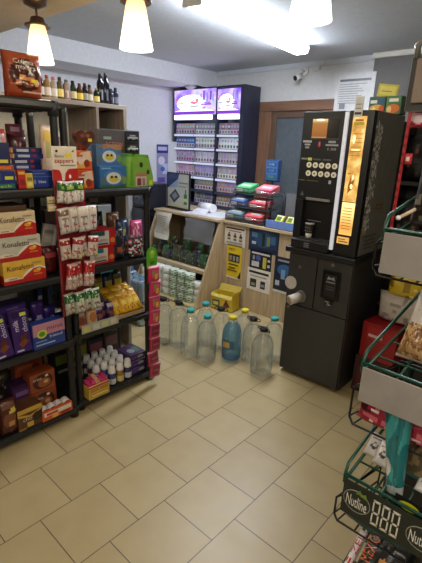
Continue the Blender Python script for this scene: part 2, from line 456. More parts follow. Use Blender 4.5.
for (x0, x1, z0, z1, s0, s1) in ((-4.318, -3.62, 1.965, 2.245, -4.318, -3.70), (-3.582, -3.255, 1.965, 2.228, -3.57, -3.27)):
    b = MB(); b.box(x0, x1, CY - .012, CY + .05, z0, z1, PUR)
    wide = x1 - x0 > .5
    b.art((x0, CY - .012, z0), (x1 - x0, 0, 0), (0, 0, z1 - z0),
          [('e', .42, .46, .36, .34, PW), ('r', 0, 0, 1, .12, PV), ('p', [(0, .12), (1, .12), (.8, .20), (.5, .24), (.2, .20)], PW),
           ('r', .72, .55, .76, .93, PV), ('r', .80, .5, .84, .84, PB), ('r', .88, .55, .92, .9, PV), ('r', .94, .5, .97, .78, PB), ('r', .66, .6, .69, .82, PB),
           ('p', [(.34, .40), (.44, .30), (.58, .30), (.66, .40), (.56, .34), (.44, .34)], PG), ('p', [(.40, .46), (.50, .60), (.62, .62), (.60, .46), (.52, .40)], PR), ('p', [(.47, .50), (.53, .60), (.57, .50)], PW),
           ('r', .68, .36, .92, .42, PV), ('r', .74, .44, .90, .48, PV), ('r', .08, .42, .24, .47, PB), ('p', [(.03, .55), (.08, .70), (.13, .55)], PR)])
    b.build('light_panel', cab)
    b = MB(); b.box(s0, s1, CY - .014, CY + .04, 1.905, 1.957, STRIP); b.build('light_strip', cab)
RZ = [(1.736, 1.882), (1.572, 1.72), (1.402, 1.552), (1.224, 1.384), (1.062, 1.222), (.893, 1.05)]
CX = [(-4.322, -3.985), (-3.965, -3.625), (-3.58, -3.262)]
RAIL = emis('price_rail_glow', (205, 212, 240), .75)  # brightness put into the rail material, which emits on its own
for r, (z0, z1) in enumerate(RZ):
    b = MB(); b.box(CX0 + .02, CX1 - .06, CY + .01, CY + .22, z0 - .022, z0, NAVY)
    o = b.build('shelf', cab)
    b = MB()
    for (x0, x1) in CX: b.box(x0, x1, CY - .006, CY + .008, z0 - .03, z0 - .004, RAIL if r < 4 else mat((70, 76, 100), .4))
    b.build('price_rail', o)
ROWN = ['top', 'second', 'third', 'fourth', 'fifth', 'sixth']; COLN = ['left', 'middle', 'right']
PAL = [[(120, 84, 110), (92, 90, 120), (70, 66, 96)], [(40, 60, 130), (205, 208, 216), (172, 176, 190)], [(150, 140, 160), (170, 160, 176), (120, 130, 140)],
       [(176, 130, 140), (120, 136, 180), (140, 130, 124)], [(120, 110, 112), (104, 104, 116), (128, 118, 112)], [(130, 110, 100), (100, 96, 108), (120, 112, 106)]]
def jit(c, a): return tuple(max(0, min(255, v + random.randint(-a, a))) for v in c)
for r, (z0, z1) in enumerate(RZ):
    for c, (x0, x1) in enumerate(CX):
        if c == 0 and r >= 4: continue
        n = 7; wd = (x1 - x0) / n; protos = []
        for q in range(3):
            col = jit(tuple(min(255, int(v * 1.25 + 20)) for v in PAL[r][c]), 26); b = MB(); h = z1 - z0 - .022
            b.box(-wd * .47, wd * .47, 0, .03, 0, h, mat(col, .35), .001, 1)
            low = (225, 225, 232) if (r + c) % 2 else (196, 188, 200)
            b.art((-wd * .47, 0, 0), (wd * .94, 0, 0), (0, 0, h), [('r', 0, .05, 1, .42, jit(low, 16)), ('r', .2, .12, .8, .34, jit((120, 90, 96), 40)), ('r', .15, .6, .85, .8, jit((190, 180, 196), 40))])
            protos.append(b)
        objs = []
        lab = 'cigarette packs in the %s row, %s column of the lit cabinet' % (ROWN[r], COLN[c])
        one = '%s cigarette pack in the %s row, %s column of the navy cabinet' % ({0: 'upright', 1: 'small', 2: 'slim'}[c], ROWN[r], COLN[c])
        for i in range(n):
            px = x0 + (i + .5) * wd
            if i < 3: o = protos[i].build('cigarette_pack', None, (px, CY + .03, z0), 0); objs.append(o); tag(o, one, 'cigarettes', lab)
            else:
                o = random.choice(objs).copy(); COL.objects.link(o); o.location = (px, CY + .03, z0)

# ceiling detector, security camera, wall notice, wall poster
b = MB(); b.lathe([(.07, 0), (.075, -.015), (.055, -.03), (.03, -.045)], mat((190, 190, 196)), 20)
tag(b.build('smoke_detector', None, (-4.02, 3.98, 2.29)), 'small round white detector on the beam above the cigarette cabinet', 'detector')
sc = thing('security_camera', 'white security camera with a dark lens on the wall above the door', 'camera', (-2.66, YB, 2.37))
b = MB(); b.cyl((0, 0, .02), (0, -.03, .02), .04, m=WHITE); b.tube([(0, -.02, .02), (0, -.09, .03), (-.0, -.09, -.02)], .012, WHITE); b.build('bracket', sc)
b = MB(); b.cyl((.0, -.085, -.03), (-.02, -.16, -.06), .028, .034, WHITE, 16); b.build('body', sc)
b = MB(); b.cyl((-.02, -.16, -.06), (-.0215, -.165, -.062), .026, m=BLACK); b.build('lens', sc)
b = MB(); b.box(.10, .18, -.03, 0, .02, .06, WHITE, .008); b.tube([(.02, -.02, .04), (.06, -.03, .07), (.14, -.02, .05), (.24, -.02, .08)], .007, WHITE); b.build('junction_box', sc)
b = MB(); b.box(0, .40, 0, .004, 0, .36, mat((214, 214, 212)))
b.art((0, 0, 0), (.40, 0, 0), (0, 0, .36), [('r', .1, .80, .9, .86, (96, 100, 108))] + [('r', .1, .72 - .06 * i, .6 + .3 * random.random(), .74 - .06 * i, (150, 154, 160)) for i in range(9)] + [('r', .15, .1, .3, .26, (130, 134, 140))])
tag(b.build('wall_notice', None, (-2.25, YB - .07, 1.965)), 'white printed notice sheet hanging above the coffee machine', 'notice')
b = MB(); b.box(0, .19, 0, .004, 0, .52, mat((150, 146, 190)))
b.art((0, 0, 0), (.19, 0, 0), (0, 0, .52), [('r', 0, .8, 1, 1, (50, 50, 130)), ('r', .1, .86, .9, .95, (190, 190, 230)), ('e', .4, .62, .3, .1, (220, 214, 240)), ('r', .5, .3, .95, .55, (200, 206, 236)), ('e', .5, .42, .2, .06, (60, 110, 190)), ('r', .1, .1, .7, .22, (100, 84, 170))])
tag(b.build('wall_poster', None, (XL + .096, 3.68, 1.075), 90), 'tall purple and white poster on the left wall near the cigarette cabinet', 'poster')

# ================================================================== COUNTER
ct = thing('shop_counter', 'light oak shop counter with a slanted open shelf bay and poster-covered front', 'counter', (0, 0, 0))
b = MB(); b.box(-2.80, -1.13, 3.30, 3.33, 0, .862, OAK, .003); b.build('front_panel', ct)
b = MB(); b.box(-2.80, -1.13, 3.27, 3.78, .862, .892, OAKX, .004); b.build('worktop', ct)
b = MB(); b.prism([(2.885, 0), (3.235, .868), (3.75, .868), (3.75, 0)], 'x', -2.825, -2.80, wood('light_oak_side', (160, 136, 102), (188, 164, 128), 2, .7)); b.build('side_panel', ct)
b = MB(); b.prism([(2.885, 0), (3.235, .868), (3.75, .868), (3.75, 0)], 'x', -3.80, -3.775, OAK); b.build('side_panel', ct)
b = MB(); b.box(-3.80, -2.80, 3.20, 3.78, .868, .895, OAKX, .004); b.build('bay_top', ct)
b = MB(); b.box(-3.775, -2.825, 3.03, 3.60, .345, .385, OAKX, .003); b.build('shelf', ct)
b = MB(); b.box(-3.775, -2.825, 2.90, 3.60, .0, .028, mat((186, 168, 120)), .003); b.build('base_shelf', ct)
b = MB(); b.box(-3.775, -2.825, 3.60, 3.62, .0, .868, mat((128, 112, 92)), .0); b.build('back_board', ct)

def poster(name, label, x0, x1, z0, z1, base, items, tilt=0):
    b = MB(); w_, h_ = x1 - x0, z1 - z0
    b.box(-w_ / 2, w_ / 2, -.002, 0, -h_ / 2, h_ / 2, mat(base, .35)); b.art((-w_ / 2, -.002, -h_ / 2), (w_, 0, 0), (0, 0, h_), items)
    tag(b.build(name, None, ((x0 + x1) / 2, 3.2985, (z0 + z1) / 2), 0, 0, tilt), label, 'poster')
bot = lambda u, c: [('r', u - .07, .3, u + .07, .56, c), ('r', u - .03, .56, u + .03, .68, c), ('r', u - .07, .36, u + .07, .46, (200, 170, 120))]
poster('poster', 'white poster with three dark bottles on the counter front, under the sweet rack', -2.79, -2.525, .640, .838, (222, 214, 198),
       [('r', .05, .86, .95, .94, (40, 36, 40)), ('r', .2, .74, .8, .79, (190, 90, 60))] + bot(.22, (44, 34, 34)) + bot(.52, (60, 40, 30)) + bot(.8, (40, 36, 44)) + [('r', .1, .14, .9, .2, (150, 140, 130))])
poster('poster', 'yellow poster with black boxes on the oak counter front', -2.748, -2.555, .297, .650, (222, 190, 34),
       [('r', 0, 0, 1, .05, (226, 220, 200)), ('t', 'PET', .35, .86, .07, .4, (70, 60, 20)), ('r', .12, .5, .88, .74, (44, 42, 40))] + [('r', .18 + .24 * i, .53, .34 + .24 * i, .68, (150, 146, 130)) for i in range(3)] +
       [('r', .15, .40, .8, .44, (90, 76, 20)), ('r', .15, .30, .6, .34, (90, 76, 20)), ('r', .1, .22, .75, .26, (110, 92, 24)), ('p', [(.8, .05), (1, .05), (1, .28)], (40, 34, 30))])
poster('poster', 'large dark blue poster with pale bottles, topmost on the counter front', -2.479, -2.13, .640, .868, (30, 40, 62),
       [('r', .03, .2, .97, .95, (34, 52, 82)), ('e', .5, .55, .3, .35, (44, 76, 108)), ('r', .45, .25, .55, .8, (30, 36, 40)), ('r', .62, .3, .72, .7, (120, 130, 80)), ('r', .1, .6, .3, .8, (90, 120, 150)), ('r', .12, .3, .26, .42, (180, 190, 200)), ('r', .75, .4, .9, .75, (60, 96, 130))])
poster('poster', 'black leaflet with a yellow bottle and white packs, in the middle of the counter front', -2.451, -2.195, .466, .650, (28, 26, 34),
       [('r', .08, .8, .92, .9, (200, 196, 190)), ('r', .1, .12, .45, .4, (196, 196, 196)), ('r', .62, .1, .78, .7, (190, 176, 60)), ('e', .4, .6, .12, .16, (80, 90, 150)), ('r', .14, .48, .24, .7, (150, 150, 160)), ('r', .84, .2, .95, .35, (190, 190, 190)), ('r', .84, .5, .95, .62, (190, 190, 190))])
poster('poster', 'white poster with a black headline and two dark bottles, lowest on the counter front', -2.472, -2.19, .240, .466, (224, 218, 204),
       [('r', .08, .78, .92, .88, (34, 32, 36)), ('r', .15, .64, .85, .68, (160, 120, 90)), ('r', .15, .15, .42, .52, (54, 52, 44)), ('r', .6, .15, .8, .5, (40, 40, 40)), ('r', .2, .22, .37, .34, (150, 150, 130)), ('r', .63, .24, .77, .36, (150, 150, 150))])
poster('poster', 'narrow dark blue poster beside the coffee machine', -2.155, -1.93, .290, .640, (26, 34, 50),
       [('r', 0, 0, 1, .07, (210, 206, 196)), ('e', .5, .65, .35, .16, (50, 96, 140)), ('r', .35, .4, .55, .66, (120, 150, 180)), ('r', .1, .2, .3, .34, (190, 190, 196)), ('r', .15, .88, .85, .93, (150, 150, 160))])

# on the counter
lt = thing('leaflet_stand', 'framed leaflet with a green bottle standing on the counter left end', 'leaflet display', (-3.58, 3.38, .895), -4)
b = MB(); b.box(-.2, .2, -.012, .012, .0, .02, BLACK, .003); b.box(-.2, -.188, -.01, .01, .02, .40, BLACK); b.box(.188, .2, -.01, .01, .02, .40, BLACK); b.box(-.2, .2, -.01, .01, .395, .405, BLACK); b.box(-.188, .188, .004, .01, .02, .395, BLACK); b.box(-.2, .2, -.05, .05, 0, .008, BLACK); b.build('frame', lt)
b = MB(); b.box(-.188, .188, -.006, .004, .02, .395, mat((196, 200, 192)))
b.art((-.188, -.006, .02), (.376, 0, 0), (0, 0, .375), [('p', [(0, .55), (0, 1), (.55, 1), (.5, .86)], (38, 58, 110)), ('p', [(0, .55), (.5, .86), (.5, .62)], (150, 170, 200)), ('p', [(.08, .32), (.38, .55), (.6, .34), (.32, .12)], (60, 64, 72)), ('p', [(.2, .34), (.38, .46), (.5, .34), (.32, .22)], (130, 140, 150)),
       ('r', .78, .12, .93, .42, (44, 120, 52)), ('r', .83, .42, .88, .56, (44, 120, 52)), ('r', .78, .2, .93, .3, (200, 210, 150)), ('r', .55, .72, .95, .76, (120, 130, 130)), ('r', .55, .62, .9, .65, (140, 150, 150)), ('r', .05, .02, .95, .07, (210, 200, 150))])
b.build('leaflet', lt)
b = MB(); b.rings([[(x, .05 * math.cos(2 * PI * i / 16), .05 + .05 * math.sin(2 * PI * i / 16)) for i in range(16)] for x in (-.11, .11)], mat((226, 226, 232)))
b.face([(-.11, -.049, .04), (.11, -.049, .04), (.13, -.12, .004), (-.10, -.12, .004)], mat((226, 226, 232)))
tag(b.build('paper_roll', None, (-3.24, 3.5, .895), -8), 'white paper roll lying on the counter behind the leaflet', 'paper roll')
b = MB()
for i, (x0, x1, y0, y1) in enumerate(((-.32, .16, -.2, .12), (-.1, .24, -.22, .1), (-.02, .3, -.12, .18))):
    z = .001 + .0015 * i
    b.box(x0, x1, y0, y1, z - .001, z, mat((222 - 6 * i, 224 - 6 * i, 232 - 6 * i), .5), 0)
b.xf(Matrix.Rotation(.12, 4, 'Z'))
tag(b.build('paper_sheets', None, (-3.12, 3.48, .8955)), 'loose white paper sheets spread on the oak counter top', 'paper')
rg = thing('cash_register', 'dark blue-black till screen at the far left end of the counter', 'cash register', (-4.06, 3.36, .70), -10)
b = MB(); b.box(-.2, .2, -.12, .12, .16, .46, mat((30, 32, 44), .35), .012); b.build('housing', rg)
b = MB(); b.box(-.17, .17, -.128, -.118, .2, .42, mat((44, 48, 66), .15), .003); b.build('screen', rg)
b = MB(); b.box(-.16, .16, -.16, .14, -.7, .16, mat((26, 27, 34), .4), .008); b.build('stand', rg)
b = MB(); pts = [(0, 0, .285), (.07, -.004, .29), (.15, -.002, .292), (.23, 0, .29)]
nx, nz = 6, 8
G = [[b.bm.verts.new((.23 * i / nx, -.012 * math.sin(3 * i / nx + j) - .05 * (1 - j / nz), .29 * j / nz)) for i in range(nx + 1)] for j in range(nz + 1)]
mm = mat((206, 200, 182), .6); b.mi(mm)
for j in range(nz):
    for i in range(nx):
        f = b.bm.faces.new((G[j][i], G[j][i + 1], G[j + 1][i + 1], G[j + 1][i])); f.smooth = True
b.art((.02, -.062, .02), (.19, 0, 0), (0, .045, .25), [('r', .05, .9 - .08 * i, .6 + .35 * random.random(), .93 - .08 * i, (150, 144, 132)) for i in range(10)])
tag(b.build('price_list', None, (-3.70, 3.172, .585)), 'hanging pale paper price list taped to the counter edge under the leaflet', 'paper')
b = MB(); mm = clear('clear_sheet', (248, 249, 250), .10, .10, .5, .15); b.mi(mm); nx, nz = 8, 6
G = [[b.bm.verts.new((.42 * i / nx, -.045 + .012 * math.sin(5 * i / nx + 2 * j) + .04 * j / nz, .23 * j / nz)) for i in range(nx + 1)] for j in range(nz + 1)]
for j in range(nz):
    for i in range(nx):
        f = b.bm.faces.new((G[j][i], G[j][i + 1], G[j + 1][i + 1], G[j + 1][i])); f.smooth = True
tag(b.build('plastic_curtain', None, (-3.26, 3.20, .632)), 'crinkled clear plastic sheet hanging over the upper counter shelf', 'plastic sheet')

# shelf bay: bags above, paper rolls below
cols_ = [(36, 70, 36), (24, 28, 26), (40, 84, 44), (30, 30, 34), (58, 50, 28), (28, 30, 28), (52, 66, 30), (34, 26, 30), (30, 60, 34)]
names_ = ['dark green', 'black', 'bright green', 'charcoal', 'olive brown', 'black and grey', 'moss green', 'dark plum', 'forest green']
ORDN = ['farthest left', 'second from the left', 'third from the left', 'fourth from the left', 'in the middle', 'fourth from the right', 'third from the right', 'second from the right', 'rightmost']
for q_ in range(2):
    for i in range(9):
        x = -3.71 + .099 * i + .03 * q_ * (-1) ** i
        c_ = cols_[(i + 4 * q_) % 9]
        pouch('snack_bag', '%s snack bag, %s row of the upper counter shelf, %s' % (names_[(i + 4 * q_) % 9], ['front', 'back'][q_], ORDN[i]), 'bag',
              .105, (.12 + .03 * ((i * 2) % 3)) if q_ == 0 else .21 + .02 * (i % 3), .06, c_, [('n', 0, 0, 1, 1, 5, .22, jit((86, 92, 66), 30)), ('n', 0, 0, 1, 1, 8, .36, jit((166, 160, 140), 40)), ('n', 0, 0, 1, .6, 6, .28, (50, 84, 48))], (x, 3.10 + .10 * q_, .386), random.randint(-25, 25), 'snack bags on the upper counter shelf', 9, 11, seed=i + 9 * q_, rx=-18 if q_ == 0 else -4)
def paper_column(x, green, side, lastrow=4, y=3.0):
    for k in range(lastrow):
        b = MB(); c = (226, 226, 216) if not green else (206, 214, 196)
        b.lathe([(.049, 0), (.056, .005), (.0565, .071), (.05, .077), (.018, .077), (.016, .06)], mat(c, .7), 20)
        if green:
            for q in range(5):
                z = .008 + .0135 * q
                for t in range(10):
                    if (t + q) % 2:
                        a0, a1 = 2 * PI * t / 10, 2 * PI * (t + .8) / 10
                        b.rings([[(.0575 * math.cos(a), .0575 * math.sin(a), zz) for a in (a0, (a0 + a1) / 2, a1)] for zz in (z, z + .011)], mat((64, 120, 60), .6), caps=False, closed=False)
        tag(b.build('paper_towel_roll', None, (x, y, .028 + .0775 * k), 20 * k), '%s paper towel roll, %s in the %s counter stack' % ('green patterned' if green else 'plain white', ['bottom', 'second', 'third', 'top'][k], side), 'paper roll', 'paper towel rolls in the counter bay')
for q_, (g_, nm_) in enumerate([(0, 'far left white'), (0, 'second white'), (0, 'third white'), (0, 'fourth white'), (1, 'left green'), (1, 'middle green'), (1, 'right green')]):
    paper_column(-3.70 + .1195 * q_, g_, nm_)
paper_column(-2.885, 0, 'rightmost white', 3, 3.04)

# sweet rack on the counter
cr = thing('candy_rack', 'small wire candy rack of three tiers standing on the counter', 'rack', (-2.56, 3.42, .892))
def candyshelf(z, y):
    b = MB(); b.box(-.235, .235, y, y + .2, z - .008, z, mat((60, 66, 70), .3), .002); b.tube([(-.235, y, z + .03), (.235, y, z + .03)], .003, CHROME); b.tube([(-.235, y, z + .03), (-.235, y + .2, z + .03)], .003, CHROME); b.tube([(.235, y, z + .03), (.235, y + .2, z + .03)], .003, CHROME)
    b.build('shelf', cr)
candyshelf(.02, -.13); candyshelf(.14, -.07); candyshelf(.27, -.01)
b = MB()
for x in (-.235, .235): b.tube([(x, .19, 0), (x, .19, .3)], .005, DKMETAL); b.tube([(x, -.12, .0), (x, -.12, .05), (x, .0, .3)], .004, DKMETAL)
b.build('frame', cr)
for i, (x, z, y, col, cn, w_) in enumerate([(-.13, .27, .0, (70, 160, 96), 'mint green', .19), (.12, .27, .0, (206, 96, 112), 'pink', .19), (-.15, .14, -.06, (70, 92, 140), 'blue', .17), (.10, .14, -.06, (176, 60, 66), 'red', .2), (-.14, .02, -.12, (96, 116, 126), 'grey blue', .2), (.1, .02, -.12, (186, 70, 72), 'red and white', .2)]):
    carton('sweet_box', '%s box of sweets on the %s tier of the wire candy rack' % (cn, ['top', 'top', 'middle', 'middle', 'bottom', 'bottom'][i]), 'sweet box', w_, .15, .05, col,
           [('r', .08, .2, .5, .8, (226, 220, 214)), ('e', .75, .5, .14, .3, jit(col, 50))], (-2.56 + x, 3.42 + y + .01, .892 + z + .004), 0, 'sweet boxes on the candy rack', rx=16,
           top=[('r', .06, .1, .94, .9, tuple(min(255, v + 30) for v in col)), ('r', .2, .35, .8, .6, (222, 226, 220))])
pd = thing('price_display', 'blue price display on a thin pole behind the candy rack', 'display', (-2.53, 3.70, .893), -6)
b = MB(); b.cyl((0, 0, 0), (0, 0, .4), .012, m=DKMETAL, n=12); b.cyl((0, 0, 0), (0, 0, .012), .05, m=DKMETAL); b.build('pole', pd)
b = MB(); b.box(-.085, .085, -.025, .03, .385, .60, mat((36, 62, 104), .3), .012); b.build('housing', pd)
b = MB(); b.box(-.07, .07, -.028, -.024, .4, .588, mat((52, 92, 150), .2, emit=.25))
b.art((-.07, -.028, .4), (.14, 0, 0), (0, 0, .188), [('r', .1, .72, .9, .92, (36, 56, 86)), ('r', .1, .4, .9, .6, (36, 56, 86)), ('r', .1, .08, .9, .28, (30, 74, 70)), ('t', '0.00', .5, .82, .12, .5, (150, 190, 230)), ('t', '0.00', .5, .5, .12, .5, (150, 190, 230)), ('t', '0.00', .5, .18, .12, .5, (110, 200, 170))])
b.build('screen', pd)
tr = thing('display_case', 'small dark glass display case with a blue strip on the counter beside the coffee machine', 'display case', (-2.13, 3.36, .892))
b = MB(); b.box(-.17, .2, -.08, .25, 0, .03, BLACK, .003); b.box(-.17, -.162, -.08, -.072, .03, .26, BLACK); b.box(.192, .2, -.08, -.072, .03, .26, BLACK); b.box(-.17, -.162, .242, .25, .03, .26, BLACK); b.box(.192, .2, .242, .25, .03, .26, BLACK); b.build('frame', tr)
b = MB(); b.box(-.15, .18, -.084, -.076, .005, .075, mat((110, 140, 200), .3), .002); b.build('blue_strip', tr)
b = MB(); b.box(-.155, .185, .24, .245, .03, .3, mat((110, 110, 112), .2)); b.build('back_glass', tr)
for i, x in enumerate((-.09, .03, .13)):
    pouch('sweet_packet', 'yellow sweet packet in the counter display case, %s' % ['at its left', 'in the middle', 'at its right'][i], 'sweets', .1, .09, .03, (206, 200, 60), [('e', .5, .5, .3, .25, (90, 120, 60)), ('r', .1, .7, .9, .85, (226, 224, 190))], (-2.13 + x, 3.36 + .03, .925), 0, 'yellow packets in the display case', 8, 8, rx=-40, seed=i)

# yellow carton behind the bottles
yb = thing('open_carton', 'small yellow open carton on the floor behind the water bottles', 'carton', (-2.63, 3.10, 0), 8)
b = MB(); Y1 = mat((214, 186, 48), .5); w_, d_, h_ = .25, .15, .17; t_ = .006
b.box(-w_ / 2, w_ / 2, 0, t_, 0, h_, Y1); b.box(-w_ / 2, w_ / 2, d_ - t_, d_, 0, h_, Y1); b.box(-w_ / 2, -w_ / 2 + t_, t_, d_ - t_, 0, h_, Y1); b.box(w_ / 2 - t_, w_ / 2, t_, d_ - t_, 0, h_, Y1); b.box(-w_ / 2, w_ / 2, 0, d_, 0, t_, mat((70, 60, 40)))
b.art((-w_ / 2, 0, 0), (w_, 0, 0), (0, 0, h_), [('r', .06, .2, .42, .62, (70, 90, 70)), ('p', [(.55, .2), (.72, .75), (.92, .3)], (100, 40, 30)), ('r', .1, .75, .9, .85, (240, 226, 120)), ('r', .12, .3, .36, .5, (220, 210, 120))])
b.build('box', yb)
b = MB(); b.face([(-w_ / 2, 0, h_), (w_ / 2, 0, h_), (w_ / 2, -.012, h_ - .03), (-w_ / 2, -.012, h_ - .03)], mat((226, 206, 110))); b.face([(w_ / 2, 0, h_), (w_ / 2, d_, h_), (w_ / 2 + .04, d_, h_ + .05), (w_ / 2 + .04, 0, h_ + .05)], mat((220, 196, 90))); b.face([(-w_ / 2, d_, h_), (w_ / 2, d_, h_), (w_ / 2, d_ + .03, h_ + .06), (-w_ / 2, d_ + .03, h_ + .06)], mat((200, 176, 80)))
b.build('flap', yb)

# ================================================================== WATER BOTTLES
def jug(label, x, y, R, H, cap, rz=0, lab=False, handle=True, sq=3.2):
    t = thing('water_bottle', label, 'water bottle', (x, y, 0), rz, 'big water bottles on the floor by the counter')
    body = [(R * .86, .0), (R * .97, .012)]
    nr = 9; z0, z1 = .03, H * .60
    for i in range(nr):
        a = z0 + (z1 - z0) * i / nr; s_ = (z1 - z0) / nr
        body += [(R, a), (R, a + s_ * .5), (R * .93, a + s_ * .76)]
    body += [(R, z1), (R * .96, H * .66), (R * .86, H * .73), (R * .70, H * .80), (R * .52, H * .86), (R * .38, H * .905), (.028, H * .93), (.026, H * .96)]
    b = MB(); b.lathe(body, PET if not lab else PETB, 32, sq=sq, caps=False); b.build('bottle_body', t)
    wt = [(R * .80, .004), (R * .93, .016)] + [(r * .95, z) for r, z in body[2:-4]]
    b = MB(); b.lathe(wt, WATER if not lab else WATB, 28, sq=sq); b.build('water', t)
    b = MB(); b.lathe([(.030, H * .925), (.031, H * .965), (.030, H * .995), (.024, H)], mat(cap, .4), 20); b.build('cap', t)
    if handle:
        b = MB(); b.tube([(-.03, 0, H * .925), (-.06, 0, H * .945), (-.05, 0, H * .99), (0, -.02, H * 1.03), (.05, 0, H * .99), (.06, 0, H * .945), (.03, 0, H * .925)], .004, mat(cap, .4)); b.build('handle', t)
    if lab:
        b = MB(); n = 12
        ringz = [(H * .30), (H * .5)]
        b.rings([[(R * 1.03 * math.cos(a), R * 1.03 * math.sin(a), z) for a in [-PI * .8 + PI * .6 * i / n for i in range(n + 1)]] for z in ringz], mat((60, 100, 140), .4), caps=False, closed=False)
        b.rings([[(R * 1.035 * math.cos(a), R * 1.035 * math.sin(a), z) for a in [-PI * .6 + PI * .25 * i / n for i in range(n + 1)]] for z in (H * .33, H * .46)], mat((200, 170, 80), .4), caps=False, closed=False)
        b.build('label', t)
    return t
PETB = bottle_plastic('blue_tinted_bottle', (226, 240, 250), .10, .10, .5)
WATB = bottle_plastic('blue_tinted_water', (196, 226, 246), .2, .04, .2)
TEAL, BLK, YEL = (44, 150, 146), (26, 26, 28), (214, 196, 40)
R = .072
jug('clear water bottle with a black cap, partly behind the pink clip strip', -2.486, 2.193, R, .40, BLK, 10)
jug('clear water bottle with a black cap, second in the row from the left', -2.338, 2.229, R, .40, BLK, -5)
jug('clear ribbed water bottle with a teal cap, just right of the black-capped pair', -2.172, 2.197, .076, .39, TEAL, 15, sq=0, handle=False)
jug('round clear water bottle with a teal cap, nearest the middle of the floor', -2.018, 2.225, .077, .378, TEAL, 0, sq=0, handle=False)
jug('clear water bottle with a teal cap, behind the front teal-capped one', -2.215, 2.416, .076, .375, TEAL, 0, sq=0, handle=False)
jug('clear water bottle with a black handle, between the teal and yellow capped ones', -2.06, 2.432, .074, .372, BLK, 20)
jug('blue tinted water bottle with a yellow cap and printed label', -1.900, 2.388, .076, .358, YEL, 0, True, False, sq=0)
jug('clear water bottle with a yellow cap, behind the blue tinted bottle', -1.93, 2.58, .076, .355, YEL, 0, handle=False, sq=0)
jug('clear water bottle with a black cap, left of the front right one', -1.760, 2.468, R - .001, .368, BLK, 5)
jug('clear water bottle with a black cap, frontmost beside the coffee machine', -1.592, 2.368, R, .368, BLK, -8)
jug('clear water bottle with a teal cap, tucked against the coffee machine side', -1.672, 2.625, .076, .352, TEAL, 0, handle=False, sq=0)

# shrink-wrapped packs of small bottles, seen past the shelves
for i, (x, y, z, c, cn) in enumerate([(-3.25, 2.35, 0, (60, 110, 150), 'lower blue'), (-3.25, 2.35, .235, (50, 96, 146), 'upper blue'), (-2.97, 2.30, 0, (60, 140, 140), 'lower teal'), (-2.97, 2.30, .235, (62, 120, 150), 'upper teal')]):
    t = thing('bottle_pack', '%s shrink-wrapped pack of small drink bottles on the floor behind the shelves' % cn, 'bottle pack', (x, y, z + .001), 10, 'shrink-wrapped bottle packs')
    for px in (-.08, 0, .08):
        for py in (-.04, .04):
            b = MB(); b.lathe([(.036, 0), (.038, .01), (.038, .15), (.03, .18), (.014, .2), (.014, .22)], mat(c, .15), 12, (px, py, 0)); b.build('small_bottle', t)
    b = MB(); b.box(-.122, .122, -.082, .082, .003, .2, FILM, .02); b.build('wrap', t)

# ================================================================== COFFEE MACHINE
CB = mat((56, 56, 55), .42)
base = thing('machine_cabinet', 'black metal base cabinet under the coffee machine with a coin panel', 'cabinet', (0, 0, 0))
VX0, VX1, VY0, VY1 = -1.525, -1.055, 2.505, 3.02
b = MB(); b.box(VX0, VX1, VY0 + .018, VY1, .02, .925, CB, .004); b.build('carcass', base)
b = MB(); b.box(VX0 - .025, VX1 + .012, VY0 - .02, VY1 + .01, .925, .962, mat((26, 27, 29), .4), .006); b.build('top_slab', base)
b = MB(); b.box(VX0 + .02, VX1 - .02, VY0 + .05, VY1 - .03, 0, .02, BLACK); b.build('plinth', base)
b = MB(); b.box(VX0 + .004, VX1 - .004, VY0, VY0 + .018, .03, .548, CB, .003); b.build('lower_door', base)
ld = MB(); ld.box(VX0 + .004, -1.307, VY0, VY0 + .018, .556, .92, CB, .003); ul = ld.build('upper_door', base)
b = MB(); b.box(-1.299, VX1 - .004, VY0, VY0 + .018, .556, .92, CB, .003); cp = b.build('coin_panel', base)
b = MB(); b.cyl((-1.49, VY0 + .002, .705), (-1.49, VY0 - .006, .705), .046, m=mat((196, 190, 178), .4), n=28); b.build('round_plate', ul)
b = MB(); b.cyl((-1.40, VY0 + .002, .625), (-1.40, VY0 - .014, .625), .044, .042, mat((150, 146, 138), .3, .6), 28); b.cyl((-1.40, VY0 - .014, .625), (-1.44, VY0 - .085, .605), .034, .034, mat((206, 200, 188), .35), 28); b.cyl((-1.44, VY0 - .085, .605), (-1.441, VY0 - .088, .6045), .026, m=mat((150, 140, 124), .4), n=24); b.build('tap_knob', ul)
for z, p in ((.835, ul), (.525, ul)):
    b = MB(); b.cyl((-1.43 if z > .6 else -1.49, VY0 + .002, z), (-1.43 if z > .6 else -1.49, VY0 - .008, z), .013, m=CHROME, n=14); b.build('key_lock', p)
b = MB(); b.box(-1.255, -1.125, VY0 - .008, VY0 + .002, .66, .858, mat((16, 16, 18), .25), .008)
b.art((-1.255, VY0 - .008, .66), (.13, 0, 0), (0, 0, .198), [('r', .2, .1, .8, .86, (30, 30, 34)), ('p', [(.28, .68), (.36, .8), (.5, .74), (.64, .8), (.72, .68), (.5, .7)], (160, 160, 160)), ('r', .26, .58, .74, .62, (140, 140, 140)), ('r', .26, .42, .74, .46, (90, 60, 50)), ('r', .3, .34, .7, .37, (90, 90, 90))])
b.build('reader_plate', cp)
b = MB(); b.cyl((-1.19, VY0 + .002, .895), (-1.19, VY0 - .006, .895), .012, m=CHROME, n=14); b.build('key_lock', cp)
b = MB(); b.prism([(-1.225, .655), (-1.155, .655), (-1.17, .612), (-1.21, .612)], 'y', VY0 - .012, VY0 + .002, mat((20, 20, 22), .3))
b.art((-1.22, VY0 - .012, .614), (.06, 0, 0), (0, 0, .04), [('t', 'S', .5, .5, .7, .35, (190, 190, 190)), ('r', .1, .7, .35, .85, (170, 170, 170)), ('r', .65, .2, .9, .35, (170, 170, 170))]); b.build('coin_return', cp)

